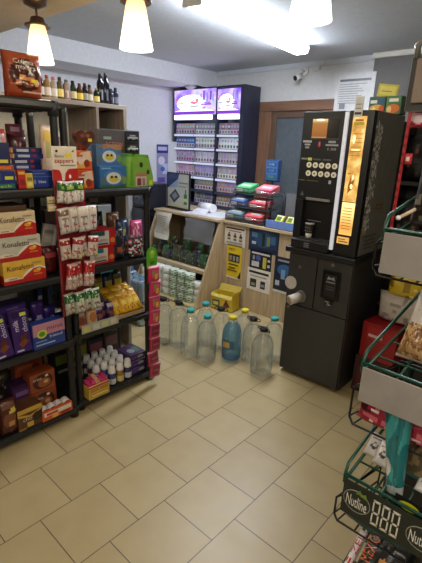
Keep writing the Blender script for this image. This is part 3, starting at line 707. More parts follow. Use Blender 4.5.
cm = thing('coffee_machine', 'tall black coffee vending machine with a glowing amber front panel', 'coffee machine', (0, 0, 0))
MX0, MX1, MY0, MY1, MZ0, MZ1 = -1.520, -1.062, 2.512, 3.0, .962, 1.83
MB_ = mat((27, 28, 30), .38)
b = MB(); b.box(MX0 + .004, MX1, MY0 + .05, MY1, MZ0, MZ1, mat((128, 124, 114), .5), .008); b.build('housing', cm)
# door of the left part with niche cut out
dx0, dx1 = MX0, -1.236
b = MB()
b.box(dx0, dx1, MY0, MY0 + .05, 1.285, MZ1 - .003, MB_, .005)
b.box(dx0, dx0 + .055, MY0, MY0 + .05, 1.03, 1.285, MB_, .002); b.box(dx1 - .012, dx1, MY0, MY0 + .05, 1.03, 1.285, MB_, .002)
b.box(dx0, dx1, MY0, MY0 + .05, MZ0 + .002, 1.03, MB_, .004)
b.art((dx0, MY0, MZ0), (dx1 - dx0, 0, 0), (0, 0, MZ1 - MZ0), [('r', .05, .785, .27, .80, (180, 182, 184)), ('r', .1, .765, .24, .777, (170, 172, 174)), ('r', .12, .745, .22, .757, (160, 162, 164)), ('r', .68, .785, .85, .80, (170, 172, 174)), ('r', .62, .765, .92, .777, (170, 172, 174)), ('t', '1.00', .78, .744, .016, .2, (190, 192, 194)),
      ('e', .47, .775, .035, .022, (170, 50, 60)), ('e', .47, .778, .015, .014, (220, 120, 130)), ('r', .06, .665, .2, .677, (150, 152, 150)), ('r', .22, .66, .33, .68, (206, 214, 90)), ('r', .36, .664, .55, .676, (90, 92, 92)), ('r', .6, .664, .8, .676, (90, 92, 92)),
      ('r', .05, .515, .2, .52, (150, 130, 70)), ('r', .25, .515, .55, .52, (130, 110, 60)), ('r', .8, .505, .86, .53, (190, 190, 190)),
      ('p', [(.12, .405), (.17, .44), (.22, .405)], (110, 112, 114))])
door_ = b.build('control_door', cm)
b = MB()
for r_ in range(2):
    for c_ in range(5):
        x = -1.445 + .0445 * c_; z = 1.508 - .052 * r_
        b.cyl((x, MY0 + .002, z), (x, MY0 - .004, z), .0175, m=mat((206, 196, 170), .4, emit=.25), n=18); b.art((x - .012, MY0 - .004, z - .012), (.024, 0, 0), (0, 0, .024), [('e', .5, .5, .3, .3, (96, 84, 66)), ('r', .44, .3, .56, .72, (220, 214, 190))])
b.build('selection_buttons', door_)
b = MB(); b.box(-1.448, -1.345, MY0 - .003, MY0 + .003, 1.672, 1.782, emis('lit_cup_window', (190, 130, 70), .9, ('z', [(0, (236, 180, 110)), (.15, (150, 96, 54)), (.8, (176, 120, 66)), (1, (250, 220, 150))])))
b.box(-1.345, -1.27, MY0 - .003, MY0 + .003, 1.672, 1.782, mat((40, 38, 36), .2)); b.box(-1.455, -1.262, MY0 - .004, MY0 + .002, 1.664, 1.672, mat((70, 66, 62), .3)); b.art((-1.42, MY0 - .003, 1.772), (.05, 0, 0), (0, 0, .01), [('e', .5, .5, .5, .5, emis('window_bulb', (255, 250, 220), 3))])
b.build('cup_window', door_)
b = MB(); b.box(-1.442, -1.272, MY0 - .006, MY0 + .002, 1.287, 1.304, mat((132, 128, 122), .35), .002); b.build('coin_slot', door_)
b = MB(); b.box(dx0 + .055, dx1 - .012, MY0 + .04, MY0 + .048, 1.03, 1.285, mat((18, 18, 19), .4)); b.box(dx0 + .055, dx1 - .012, MY0, MY0 + .045, 1.028, 1.04, mat((60, 60, 60), .3)); b.tube([(-1.43, MY0 + .02, 1.155), (-1.33, MY0 + .02, 1.152)], .003, mat((100, 100, 100), .3))
b.build('cup_niche', cm)
b = MB(); b.box(dx0 + .01, dx1, MY0 - .03, MY0 + .0, MZ0 + .005, 1.025, MB_, .006); b.art((dx0 + .01, MY0 - .03, MZ0), (.27, 0, 0), (0, 0, .06), [('r', .38, .72, .52, .79, (150, 150, 150)), ('r', .38, .52, .52, .59, (150, 150, 150)), ('r', .38, .32, .52, .39, (150, 150, 150))]); b.build('drip_tray', cm)
b = MB(); b.prism([(-1.236, MY0 - .008), (-1.214, MY0 - .008), (-1.214, MY0 + .05), (-1.236, MY0 + .05)], 'z', MZ0 + .03, MZ1 - .01, mat((196, 196, 200), .25, .3, emit=.55)); b.build('light_bar', cm)
b = MB(); b.box(-1.214, MX1, MY0, MY0 + .05, MZ0 + .002, MZ1 - .003, MB_, .005); pf = b.build('panel_frame', cm)
AMB = emis('amber_lit_panel', (230, 170, 70), 1.1, (16, [(.3, (176, 124, 58)), (.5, (216, 166, 86)), (.7, (250, 220, 146))]))
AMB2 = emis('amber_lit_panel_bright', (240, 180, 80), 1.3, ('z', [(0, (226, 170, 90)), (.25, (200, 140, 66)), (.6, (246, 200, 120)), (1, (255, 222, 150))]))
AMBD = emis('amber_print', (150, 90, 30), .9); AMBL = emis('amber_highlight', (255, 236, 170), 1.35)
px0, px1 = -1.186, -1.103
b = MB(); b.box(px0, px1, MY0 - .004, MY0 + .004, 1.305, 1.795, AMB)
b.art((px0, MY0 - .004, 1.305), (px1 - px0, 0, 0), (0, 0, .49), [('r', .12, .90, .88, .935, (214, 190, 60)), ('r', .2, .945, .8, .965, AMBD)] + [('r', .1, .80 - .05 * i, .9, .806 - .05 * i, AMBD) for i in range(6)] + [('e', .30, .74, .10, .05, AMBL), ('e', .5, .62, .36, .008, AMBL), ('p', [(.3, .10), (.62, .16), (.75, .28), (.5, .24), (.42, .32), (.3, .2)], AMBD), ('e', .55, .19, .10, .03, AMBL), ('e', .6, .30, .06, .03, AMBL), ('e', .3, .34, .14, .006, AMBD)])
b.build('lit_panel', pf)
b = MB(); b.box(px0, px1, MY0 - .004, MY0 + .004, 1.10, 1.300, AMB2)
b.art((px0, MY0 - .004, 1.10), (px1 - px0, 0, 0), (0, 0, .2), [('r', .15, .82 - .09 * i, .85, .84 - .09 * i, AMBD) for i in range(8)]); b.build('lit_panel', pf)
b = MB(); b.box(-1.192, -1.112, MY0 - .003, MY0 + .002, 1.042, 1.086, mat((226, 176, 96), .4, emit=.5)); b.art((-1.192, MY0 - .003, 1.042), (.08, 0, 0), (0, 0, .044), [('r', .1, .25, .9, .4, (150, 100, 50)), ('r', .1, .6, .7, .72, (150, 100, 50))]); b.build('price_label', pf)
# bean pattern and small crest on the side
b = MB(); rn = random.Random(4); BM = mat((236, 232, 220), .4); DM = mat((176, 172, 162), .4)
its = []
for i in range(190):
    u_, v_ = rn.random(), rn.random()
    c_ = BM if rn.random() < .75 else DM
    a_ = rn.random() * PI; ru, rv = .022, .013
    pts = []
    for j in range(8):
        t = 2 * PI * j / 8; x_, y_ = .0135 * math.cos(t), .009 * math.sin(t)
        pts.append((u_ + (x_ * math.cos(a_) - y_ * math.sin(a_)) / .085, v_ + (x_ * math.sin(a_) + y_ * math.cos(a_)) / .64))
    its.append(('p', pts, c_))
o_ = Vector((MX1, 2.565, 1.125))
for q in range(0, 190, 5):
    b.art(o_, (0, .085, 0), (0, 0, .64), its[q:q + 5])
b.build('bean_print', cm)
b = MB()
b.art((MX1, 2.72, 1.235), (0, .12, 0), (0, 0, .085), [('r', 0, .1, 1, .65, (150, 118, 60)), ('r', .05, .18, .95, .57, (90, 76, 50)), ('r', .15, .28, .85, .47, (150, 118, 60)), ('p', [(.3, .7), (.4, .95), (.5, .78), (.6, .95), (.7, .7)], (150, 118, 60))])
b.build('crest_print', cm)
b = MB()
b.art((MX1, 2.57, 1.10), (0, .06, 0), (0, 0, .03), [('r', 0, 0, 1, 1, (176, 160, 70))])
b.build('side_sticker', cm)
b = MB()
b.art((MX1, 2.62, 1.0), (0, .2, 0), (0, 0, .1), [('r', 0, .8, .9, .9, (70, 70, 70)), ('r', 0, .55, .8, .63, (66, 66, 66)), ('r', 0, .3, .9, .38, (66, 66, 66)), ('r', 0, .05, .6, .13, (66, 66, 66))])
b.build('side_lettering', cm)
b = MB(); b.box(-1.185, -1.135, MY0 - .0045, MY0 - .001, 1.79, 1.90, mat((222, 218, 208), .4)); b.art((-1.185, MY0 - .0045, 1.79), (.05, 0, 0), (0, 0, .11), [('r', .1, .12, .9, .24, (60, 56, 56)), ('r', .15, .4, .8, .45, (150, 150, 150)), ('r', .15, .6, .8, .65, (150, 150, 150))]); b.build('paper_tag', pf)
# cup in the niche
cu = thing('paper_cup', 'small paper cup with a dark patterned sleeve in the coffee machine niche', 'cup', (-1.402, MY0 + .012, 1.04))
b = MB(); b.lathe([(.020, 0), (.022, .03)], mat((220, 214, 200), .5), 18); b.lathe([(.0225, .03), (.029, .092)], mat((52, 48, 46), .5), 18, caps=False); b.lathe([(.0305, .090), (.0305, .096)], mat((180, 174, 160), .5), 18); b.build('cup_body', cu)
b = MB()
for i in range(9):
    a = -PI * .85 + PI * .7 * (i % 5) / 4; z = .045 + .022 * (i // 5)
    b.ellipsoid((.0265 * math.cos(a), .0265 * math.sin(a), z), .003, .003, .004, mat((150, 146, 138)), 6, 4)
b.build('sleeve_print', cu)

# things stacked on the machine
for i, (x, y, z, w_, h_, col, its, lb) in enumerate([
    (-1.205, 2.90, 1.83, .105, .105, (70, 96, 60), [('e', .5, .3, .45, .25, (224, 170, 60)), ('r', .05, .55, .95, .9, (40, 90, 110)), ('r', .1, .62, .5, .8, (226, 226, 200)), ('e', .8, .3, .16, .2, (200, 80, 40)), ('p', [(.1, .1), (.5, .3), (.3, .45)], (240, 220, 140))], 'colourful green and orange snack box, left one on top of the coffee machine'),
    (-1.10, 2.90, 1.83, .095, .105, (84, 110, 70), [('e', .5, .3, .42, .26, (226, 120, 50)), ('r', .05, .6, .95, .95, (60, 130, 80)), ('r', .2, .68, .8, .86, (236, 230, 200)), ('e', .25, .25, .16, .2, (236, 200, 110))], 'colourful green and orange snack box, right one on top of the coffee machine')]):
    carton('snack_box', lb, 'box', w_, .1, h_, col, its, (x, y - .04, z), 0, 'snack boxes on the coffee machine')
b = MB(); b.box(-.065, .065, -.003, .003, 0, .075, mat((196, 176, 60), .5)); b.art((-.065, -.003, 0), (.13, 0, 0), (0, 0, .075), [('r', .1, .15, .9, .85, (216, 198, 90)), ('r', .2, .4, .7, .48, (150, 130, 40))])
tag(b.build('yellow_card', None, (-1.175, 2.92, 1.938), 0, 0, 7), 'yellow card tilted on top of the snack boxes above the coffee machine', 'card')

# dark display stand behind the green rack
ds = thing('display_stand', 'tall dark display stand of black packets in the shade right of the coffee machine', 'display stand', (0, 0, 0))
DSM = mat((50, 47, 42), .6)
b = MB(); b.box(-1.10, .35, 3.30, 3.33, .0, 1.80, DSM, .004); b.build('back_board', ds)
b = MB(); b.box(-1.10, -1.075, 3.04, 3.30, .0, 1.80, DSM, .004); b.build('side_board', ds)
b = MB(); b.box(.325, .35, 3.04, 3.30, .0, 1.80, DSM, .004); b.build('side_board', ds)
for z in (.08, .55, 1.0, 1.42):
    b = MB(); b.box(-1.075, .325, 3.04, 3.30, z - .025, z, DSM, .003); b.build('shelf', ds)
k = 0
for z in (1.0, 1.42):
    for i in range(6):
        k += 1
        pouch('snack_bag', 'black packet on the dark display stand, %s on its %s shelf' % (['leftmost', 'second from left', 'third from left', 'third from right', 'second from right', 'rightmost'][i], 'upper' if z > 1.2 else 'lower'), 'bag', .17, .3, .07, (34, 31, 29), [('n', 0, 0, 1, 1, 5, .25, (66, 62, 56)), ('n', 0, .3, 1, .8, 7, .35, jit((110, 90, 50), 30))], (-.98 + .21 * i, 3.14, z), 0, 'black packets on the dark display stand', 8, 10, seed=k)

# cartons and bags on the floor to the right of the machine
carton('carton', 'dark maroon carton on the floor right of the coffee machine, bottom of its stack', 'carton', .26, .3, .27, (60, 22, 26), [('r', .1, .2, .6, .7, (90, 30, 34))], (-.885, 2.66, 0), 3)
carton('carton', 'bright red carton stacked on the dark maroon one beside the coffee machine', 'carton', .24, .28, .25, (150, 24, 30), [('r', .15, .55, .9, .9, (170, 34, 40)), ('r', .2, .62, .6, .7, (214, 190, 190)), ('e', .6, .25, .04, .05, (226, 220, 220))], (-.88, 2.65, .272), -6)
pouch('plastic_sack', 'crumpled white plastic sack on top of the red carton', 'sack', .3, .2, .18, (196, 186, 176), [('n', 0, 0, 1, 1, 6, .25, (150, 140, 130))], (-.82, 2.82, .525), 0, rx=8, seed=3, n=12, k=10)
pouch('plastic_bag', 'crumpled yellow plastic bag on top of the white sack', 'bag', .26, .17, .15, (206, 176, 44), [('n', 0, 0, 1, 1, 5, .2, (150, 120, 20)), ('n', 0, 0, 1, 1, 9, .35, (236, 216, 120))], (-.80, 2.82, .70), 6, seed=8, n=12, k=10)

# ================================================================== LEFT SHELVES
def shelf_unit(label, y0, y1, x0, x1, tops, posts, casters=()):
    """black resin shelving; posts = list of (x, y, ztop)"""
    t = thing('shelving_unit', label, 'shelves', (0, 0, 0), 0, 'black resin shelving units')
    for z in tops:
        b = MB(); b.box(x0, x1, y0, y1, z - .042, z, RESIN, .008)
        b.box(x1 - .004, x1 + .003, y0 + .03, y1 - .03, z - .034, z - .008, mat((34, 35, 37), .45), .003)
        for i in range(6):
            xx = x0 + .05 + (x1 - x0 - .1) * i / 5
            b.box(xx - .012, xx + .012, y0 + .04, y1 - .04, z - .05, z - .040, RESIN)
        b.build('shelf', t)
    for (x, y, zt) in posts:
        b = MB(); b.lathe([(.024, .0), (.024, .03), (.019, .05), (.019, zt - .02), (.022, zt)], RESIN, 16, (x, y, 0))
        for z in tops:
            if z < zt + .01: b.cyl((x, y, z - .07), (x, y, z - .002), .025, .027, RESIN, 16)
        b.build('post', t)
    for (x, y) in casters:
        b = MB(); b.cyl((x, y - .012, .028), (x, y + .012, .028), .027, m=BLACK, n=18); b.box(x - .015, x + .015, y - .016, y + .016, .03, .06, BLACK, .003); b.build('caster', t)
    return t
L1, L2, L3, L4, L5 = .07, .515, .905, 1.37, 1.78
shelf_unit('taller black resin shelf unit at the left edge, full of chocolate',   .28, 1.142, -2.48, -2.055, [L1, L2, L3, L4, L5],
           [(-2.08, 1.116, L5), (-2.455, 1.110, L5), (-2.08, .305, L5), (-2.455, .305, L5)])
M1, M2, M3, M4 = .07, .52, .905, 1.345
shelf_unit('shorter black resin shelf unit with toy boxes on its top', 1.150, 1.745, -2.49, -2.085, [M1, M2, M3, M4],
           [(-2.115, 1.185, 1.757), (-2.46, 1.18, 1.74), (-2.11, 1.718, M4), (-2.46, 1.718, M4)], [(-2.10, 1.73)])

# wooden back shelf with liquor bottles
ws = thing('wooden_shelf', 'grey oak wall shelf unit with liquor bottles on top, behind the black shelves', 'shelves', (0, 0, 0))
b = MB(); b.box(-3.0, -2.62, .5, 1.965, 1.818, 1.846, GREYWOOD, .003); b.build('top_board', ws)
b = MB(); b.box(-3.0, -2.62, 1.935, 1.963, 0, 1.818, wood('grey_oak_upright', (120, 108, 96), (150, 138, 124), 2, .8), .002); b.build('side_board', ws)
b = MB(); b.box(-3.0, -2.62, 1.715, 1.735, 1.35, 1.818, wood('grey_oak_divider', (116, 104, 94), (140, 128, 116), 2, .8), .002); b.build('divider', ws)
b = MB(); b.box(-3.0, -2.985, .5, 1.935, .0, 1.818, mat((240, 236, 226), .6)); b.build('back_board', ws)
for z in (.45, .9, 1.35):
    b = MB(); b.box(-2.985, -2.63, .5, 1.935, z - .025, z, GREYWOOD, .002); b.build('shelf', ws)
b = MB(); b.cyl((-2.62, 1.949, 1.69), (-2.612, 1.949, 1.69), .012, m=CHROME, n=12); b.build('hinge', ws)
def liquor(label, y, h, col, capc, labc, x=-2.72, R=.02, two=None):
    t = thing('liquor_bottle', label, 'bottle', (x, y, 1.846), random.randint(-20, 20), 'liquor bottles on the wooden shelf')
    b = MB(); m = mat(col, .12)
    b.lathe([(R * .9, 0), (R, .004), (R, h * .68), (R * .9, h * .75), (R * .55, h * .83), (R * .48, h * .9)], m, 16, sq=5 if random.random() < .4 else 0); b.build('glass_body', t)
    b = MB(); b.lathe([(R * .52, h * .86), (R * .54, h * .99), (R * .46, h)], mat(capc, .35), 14); b.build('cap', t)
    b = MB(); n = 10
    b.rings([[(R * 1.05 * math.cos(a), R * 1.05 * math.sin(a), z) for a in [-PI * .55 + PI * 1.1 * i / n for i in range(n + 1)]] for z in (h * .14, h * .48)], mat(labc, .5), caps=False, closed=False)
    b.build('label', t)
G_, B_, N_ = (30, 46, 32), (70, 40, 22), (24, 26, 34)
LB = [(1.30, .14, B_, (150, 40, 40), (190, 170, 130), 'brown bottle with a red cap'), (1.345, .13, G_, (60, 50, 40), (214, 196, 140), 'green bottle with a cream label'), (1.39, .135, B_, (200, 180, 140), (200, 190, 180), 'brown bottle with a gold cap'),
      (1.435, .135, (150, 120, 80), (180, 60, 50), (210, 200, 190), 'pale amber bottle with a red cap'), (1.478, .13, (170, 160, 150), (200, 120, 120), (220, 214, 206), 'clear bottle with a pink cap'), (1.52, .135, (90, 80, 60), (40, 36, 34), (226, 206, 110), 'olive bottle with a yellow label'),
      (1.565, .125, (150, 130, 120), (90, 84, 80), (214, 190, 190), 'pale bottle with a pinkish label'), (1.612, .125, G_, (34, 30, 30), (210, 200, 150), 'dark green bottle with a tall neck'), (1.66, .115, (80, 50, 26), (110, 40, 44), (226, 196, 70), 'amber bottle with a gold label'),
      (1.70, .12, N_, (80, 60, 50), (150, 150, 140), 'dark bottle with a grey label'), (1.735, .115, (110, 90, 70), (50, 40, 36), (206, 196, 176), 'tan bottle with a white label'), (1.788, .10, G_, (190, 170, 130), (220, 200, 110), 'short green bottle with a yellow label'),
      (1.822, .195, N_, (30, 28, 34), (120, 120, 130), 'tall black bottle, left of the tall pair'), (1.866, .205, N_, (60, 50, 60), (96, 96, 110), 'tall black bottle, right of the tall pair'), (1.905, .11, (36, 40, 56), (30, 30, 36), (140, 140, 150), 'small dark blue bottle, second from the shelf end'), (1.944, .12, (40, 44, 60), (34, 34, 44), (110, 110, 126), 'small dark blue bottle, rightmost')]
for y, h, c, cc, lc, nm in LB: liquor('%s on top of the wooden shelf' % nm, y, h, c, cc, lc, R=.0208 if h < .18 else .0215)
for i, (y, c, cn) in enumerate([(1.66, (120, 70, 40), 'brown'), (1.79, (190, 130, 90), 'tan'), (1.86, (214, 120, 90), 'orange pink'), (1.40, (226, 200, 180), 'white and orange'), (1.50, (200, 196, 190), 'white'), (1.22, (90, 40, 40), 'maroon'), (1.10, (180, 60, 50), 'red')]):
    pouch('snack_bag', '%s snack bag on the wooden shelf behind the black shelves' % cn, 'bag', .085, [.28, .33, .33, .34, .3, .3, .3][i], .06, c, [('e', .5, .55, .3, .2, jit((210, 170, 120), 40)), ('r', .15, .75, .85, .88, jit((180, 150, 120), 50))], (-2.72, y, 1.35), 90, 'bags on the wooden shelf', 8, 10, seed=i)
for i, (y, z, c, cn) in enumerate([(1.2, .9, (44, 40, 50), 'dark grey'), (1.4, .9, (58, 44, 30), 'dark brown'), (1.6, .9, (40, 60, 90), 'navy blue'), (1.8, .9, (150, 150, 150), 'pale grey'), (1.25, .45, (36, 44, 56), 'slate'), (1.55, .45, (60, 110, 140), 'sky blue'), (1.8, .45, (50, 130, 130), 'teal')]):
    carton('storage_box', '%s box on a lower board of the wooden shelf, seen through the black shelves' % cn, 'box', .16, .2, .26, c, [('r', .1, .3, .9, .7, jit(c, 40)), ('r', .2, .45, .8, .55, (190, 186, 176))], (-2.66, y, z), 90, 'boxes on the wooden shelf')

# ------------------------------------------------------------------ taller unit, top
CHOC = [('r', 0, 0, 1, .12, (150, 62, 34)), ('e', .5, .50, .42, .34, (70, 26, 18)), ('e', .58, .38, .34, .20, (56, 20, 16)), ('e', .40, .44, .10, .07, (206, 140, 80)), ('e', .62, .42, .12, .06, (196, 120, 66)), ('e', .55, .28, .12, .06, (120, 60, 36)), ('e', .76, .34, .10, .06, (214, 160, 110)), ('r', .40, .10, .95, .16, (196, 176, 160)), ('e', .30, .32, .08, .06, (180, 110, 70)), ('e', .72, .38, .09, .045, (226, 196, 60)),
        ('t', 'Culinea', .46, .78, .10, .52, (226, 214, 206)), ('t', 'mixers', .50, .66, .10, .50, (222, 206, 196))]
pouch('sweet_bag', 'large orange-brown chocolate bag on top of the tall black shelf, nearest the pendant lamp', 'sweets bag', .182, .195, .085, (158, 74, 46), CHOC, (-2.125, 1.0, L5), 90, 'orange-brown bags on top of the shelf', 22, 26, seed=2)
pouch('sweet_bag', 'orange-brown chocolate bag at the left photo edge on top of the tall shelf', 'sweets bag', .17, .175, .085, (152, 70, 44), CHOC, (-2.14, .80, L5), 90, 'orange-brown bags on top of the shelf', 16, 20, seed=6)
pouch('sweet_bag', 'black and green bag standing behind the orange-brown bags on top of the tall shelf', 'sweets bag', .16, .235, .07, (36, 44, 34), [('n', 0, .5, 1, 1, 7, .1, (70, 84, 60))], (-2.30, .86, L5), 90, None, seed=4)

# ------------------------------------------------------------------ level 4: blue boxes
BLUE = (28, 46, 116)
carton('chocolate_box', 'blue open chocolate box with green lettering, lowest of the left stack on the second shelf', 'box', .13, .12, .085, BLUE, [('r', .05, .06, .95, .30, (40, 110, 80)), ('t', 'snack', .5, .18, .14, .7, (190, 206, 120)), ('r', .62, .52, .92, .70, (206, 206, 60)), ('r', .1, .5, .5, .85, (60, 80, 120))], (-2.075, .835, L4))
carton('chocolate_box', 'flat orange chocolate box between the two blue boxes of the left stack', 'box', .13, .12, .022, (176, 70, 36), [('r', .3, .2, .9, .8, (206, 110, 50))], (-2.08, .835, L4 + .086))
carton('chocolate_box', 'dark blue box with a yellow tag on top of the flat orange box', 'box', .12, .11, .10, (24, 34, 84), [('r', .55, .1, .9, .25, (214, 206, 80)), ('r', .06, .3, .5, .95, (40, 60, 110))], (-2.085, .83, L4 + .109))
carton('wafer_box', 'pale blue and white wafer box standing behind the dark blue box', 'box', .08, .05, .30, (170, 206, 222), [('p', [(.1, .4), (.9, .4), (.9, .95), (.4, .95)], (30, 30, 50)), ('r', .1, .32, .9, .38, (236, 236, 236))], (-2.215, .87, L4))
for i in range(7):
    c = [(36, 44, 110), (30, 40, 100), (150, 54, 40), (34, 50, 120), (26, 34, 90), (40, 56, 130), (30, 36, 86)][i]
    carton('chocolate_bar', '%s chocolate bar in the blue bar stack, %s' % (['deep blue', 'navy', 'orange-ended', 'royal blue', 'dark navy', 'bright blue', 'inky blue'][i], ['at the bottom', 'second from the bottom', 'third from the bottom', 'in the middle', 'third from the top', 'second from the top', 'on top'][i]), 'chocolate bar', .19, .1, .026, c,
           [('r', 0, .1, .16, .9, (206, 110, 50)), ('r', .3, .25, .62, .75, (190, 196, 214)), ('r', .7, .3, .8, .8, (150, 40, 50)), ('r', .16, .1, .2, .9, (220, 190, 80))], (-2.19 - .003 * (i % 2), 1.0 + .006 * ((i * 3) % 4 - 1), L4 + .0268 * i), 90, 'stacked chocolate bars on the second shelf')
carton('chocolate_bar', 'upright red chocolate bar in front of the bar stack', 'chocolate bar', .038, .014, .088, (178, 34, 34), [('r', .1, .75, .9, .9, (214, 170, 60)), ('r', .2, .2, .8, .5, (140, 20, 24))], (-2.075, .933, L4), 90, rx=-4)
carton('chocolate_bar', 'upright yellow chocolate bar beside the red one', 'chocolate bar', .036, .014, .072, (206, 172, 50), [('r', .15, .5, .85, .72, (120, 110, 60)), ('r', .15, .15, .85, .4, (226, 210, 110))], (-2.073, .968, L4), 90, rx=-4)
carton('chocolate_box', 'wide blue box with white lettering at the right end of the second shelf', 'box', .112, .09, .082, (30, 54, 130), [('t', 'blue', .45, .36, .18, .34, (206, 216, 236)), ('r', .05, .62, .95, .68, (70, 96, 160)), ('r', .05, .8, .6, .86, (90, 110, 170)), ('e', .1, .35, .06, .14, (110, 130, 180))], (-2.085, 1.042, L4))
pouch('sweet_bag', 'dark red sweets bag behind the blue boxes on the second shelf', 'sweets bag', .10, .25, .06, (66, 22, 26), [('n', 0, 0, 1, 1, 6, .2, (96, 34, 34)), ('e', .5, .6, .2, .1, (150, 140, 60))], (-2.36, 1.05, L4), 90, seed=3)
carton('sweet_box', 'red and orange box standing at the back of the second shelf, lower one', 'box', .06, .05, .15, (150, 40, 40), [('e', .5, .5, .35, .3, (226, 170, 120)), ('r', .1, .75, .9, .9, (236, 226, 210)), ('r', .1, .1, .9, .25, (226, 150, 50))], (-2.38, 1.052, L4 + .001))
carton('sweet_box', 'red and orange box standing at the back of the second shelf, upper one', 'box', .06, .05, .15, (130, 36, 44), [('e', .5, .4, .35, .26, (226, 170, 120)), ('r', .1, .75, .9, .9, (196, 150, 160)), ('r', .1, .05, .9, .2, (226, 180, 60))], (-2.38, 1.055, L4 + .152))

# ------------------------------------------------------------------ level 3: wafer boxes with red wave
def wafer(label, y, z, w, base, text, x=-2.07, hh=.118):
    wave = [(0, 0)] + [(1, 0), (1, .42)] + [(1 - .06 * i, .42 + .10 * math.sin(PI * min(1, i / 7)) - .38 * max(0, (i - 4) / 6) ** 1.0 if i < 11 else .06) for i in range(1, 11)] + [(.3, .10), (.2, .16), (.1, .22), (0, .26)]
    wave = [(a, max(.02, c)) if 0 < a < 1 else (a, c) for a, c in wave]
    carton('wafer_box', label, 'wafer box', w, .2, hh, base,
           [('p', [(.36, .1), (1, .1), (1, .54), (.86, .66), (.68, .64), (.50, .44)], (232, 224, 206)), ('r', 0, .0, 1, .20, (176, 34, 34)), ('p', [(.42, .2), (1, .2), (1, .46), (.86, .58), (.7, .56), (.56, .38)], (186, 38, 34)), ('p', [(0, .18), (.45, .18), (.30, .30), (.14, .34), (0, .30)], (226, 214, 190)), ('t', text, .40, .70, .22, .62, (70, 46, 34)), ('e', .78, .44, .09, .08, (226, 150, 50)), ('e', .83, .50, .05, .05, (236, 200, 80)),
            ('r', .10, .23, .30, .26, (150, 110, 90)), ('r', .70, .26, .90, .32, (226, 120, 60)), ('r', .66, .80, .90, .84, (170, 130, 90))], (x, y, z), 90, 'wafer boxes with a red wave', side=[('r', 0, 0, 1, .4, (170, 32, 32))])
wafer('golden wafer box with a red wave, bottom of the stack of three', .90, L3, .214, (222, 178, 70), 'Konafetto')
wafer('grey-white wafer box with a red wave, middle of the stack of three', .889, L3 + .12, .208, (192, 190, 176), 'Konafetto')
wafer('cream wafer box with a red wave, top of the stack of three', .880, L3 + .24, .192, (216, 196, 160), 'Konafetto')
carton('wafer_box', 'golden wafer box further left at the photo edge', 'wafer box', .2, .2, .118, (216, 180, 84), [('r', 0, 0, 1, .4, (176, 34, 34)), ('t', 'Konafetto', .5, .7, .22, .7, (70, 46, 34))], (-2.075, .66, L3), 90, 'wafer boxes with a red wave')
carton('tray_box', 'flat brown tray lying on the wafer box stack', 'box', .17, .16, .025, (66, 44, 30), [('r', .05, .2, .95, .8, (84, 58, 40))], (-2.085, .86, L3 + .36))
pouch('sweet_bag', 'dark red sweets bag at the right end of the third shelf', 'sweets bag', .11, .16, .08, (84, 20, 26), [('n', 0, 0, 1, 1, 7, .15, (40, 14, 18)), ('r', .2, .6, .8, .75, (150, 60, 60))], (-2.135, 1.055, L3), 90, seed=9)
carton('sweet_pack', 'tilted grey-white pack leaning on the dark red bag', 'pack', .085, .02, .12, (150, 146, 138), [('r', .1, .6, .9, .75, (110, 100, 96)), ('r', .15, .2, .6, .5, (176, 172, 166)), ('r', .7, .1, .9, .9, (190, 186, 180))], (-2.125, 1.060, L3 + .15), 90, ry=14)
sc_ = thing('sample_card', 'small cream and brown card hanging below the blue box', 'card', (-2.05, 1.062, 1.255), 90)
b = MB(); b.box(-.024, .024, 0, .012, 0, .072, mat((206, 190, 150), .5), .002); b.art((-.024, 0, 0), (.048, 0, 0), (0, 0, .072), [('r', 0, .52, 1, .6, (110, 90, 60)), ('r', .1, .68, .9, .8, (170, 140, 96)), ('r', .1, .2, .9, .36, (226, 214, 186))]); b.build('card', sc_)
b = MB(); b.tube([(0, .006, .072), (0, .004, .1)], .002, CHROME); b.build('hook', sc_)

# ------------------------------------------------------------------ level 2: purple chocolate
PUR_ = (62, 34, 104)
def bigbar(label, y, x, w, h, ry):
    carton('chocolate_bar', label, 'chocolate bar', w, .028, h, PUR_, [('r', .06, .82, .94, .95, (40, 20, 74)), ('r', .55, .84, .9, .92, (206, 206, 90)), ('tv', 'milk', .25, .64, .26, .28, (220, 210, 232)), ('tv', 'choco', .72, .64, .34, .3, (206, 206, 226)), ('p', [(.25, .22), (.6, .34), (.85, .24), (.45, .12)], (120, 66, 34)), ('p', [(.35, .36), (.7, .46), (.8, .36), (.5, .28)], (90, 46, 24)), ('r', .1, .04, .5, .08, (196, 190, 210))], (x, y, L2 + .007), 90, 'big purple chocolate bars', rx=-8, ry=ry)
bigbar('big upright purple chocolate bar in the middle of the fourth shelf', .856, -2.075, .092, .235, 0)
bigbar('big purple chocolate bar leaning at the left photo edge', .762, -2.075, .088, .225, -6)
bigbar('big purple chocolate bar furthest left, beyond the leaning one', .655, -2.078, .09, .23, 0)
for i in range(5):
    carton('chocolate_bar', 'flat purple chocolate bar in the lying stack at the back, %s' % ['at the bottom', 'second from below', 'in the middle', 'second from the top', 'on top'][i], 'chocolate bar', .15, .1, .045, jit((66, 38, 112), 8), [('r', .06, .2, .94, .8, (84, 52, 136)), ('r', .3, .35, .7, .65, (130, 104, 170))], (-2.22 + .006 * (i % 2), .885 - .01 * (i % 3), L2 + .0462 * i), 90, 'lying purple chocolate bars')
pouch('sweet_bag', 'purple bag with a yellow picture at the back of the fourth shelf', 'sweets bag', .075, .23, .05, (56, 34, 100), [('e', .5, .5, .3, .16, (150, 140, 180)), ('e', .55, .3, .28, .1, (206, 196, 70))], (-2.19, .995, L2), 90, 'purple sweets bags on the fourth shelf', 10, 12, seed=1)
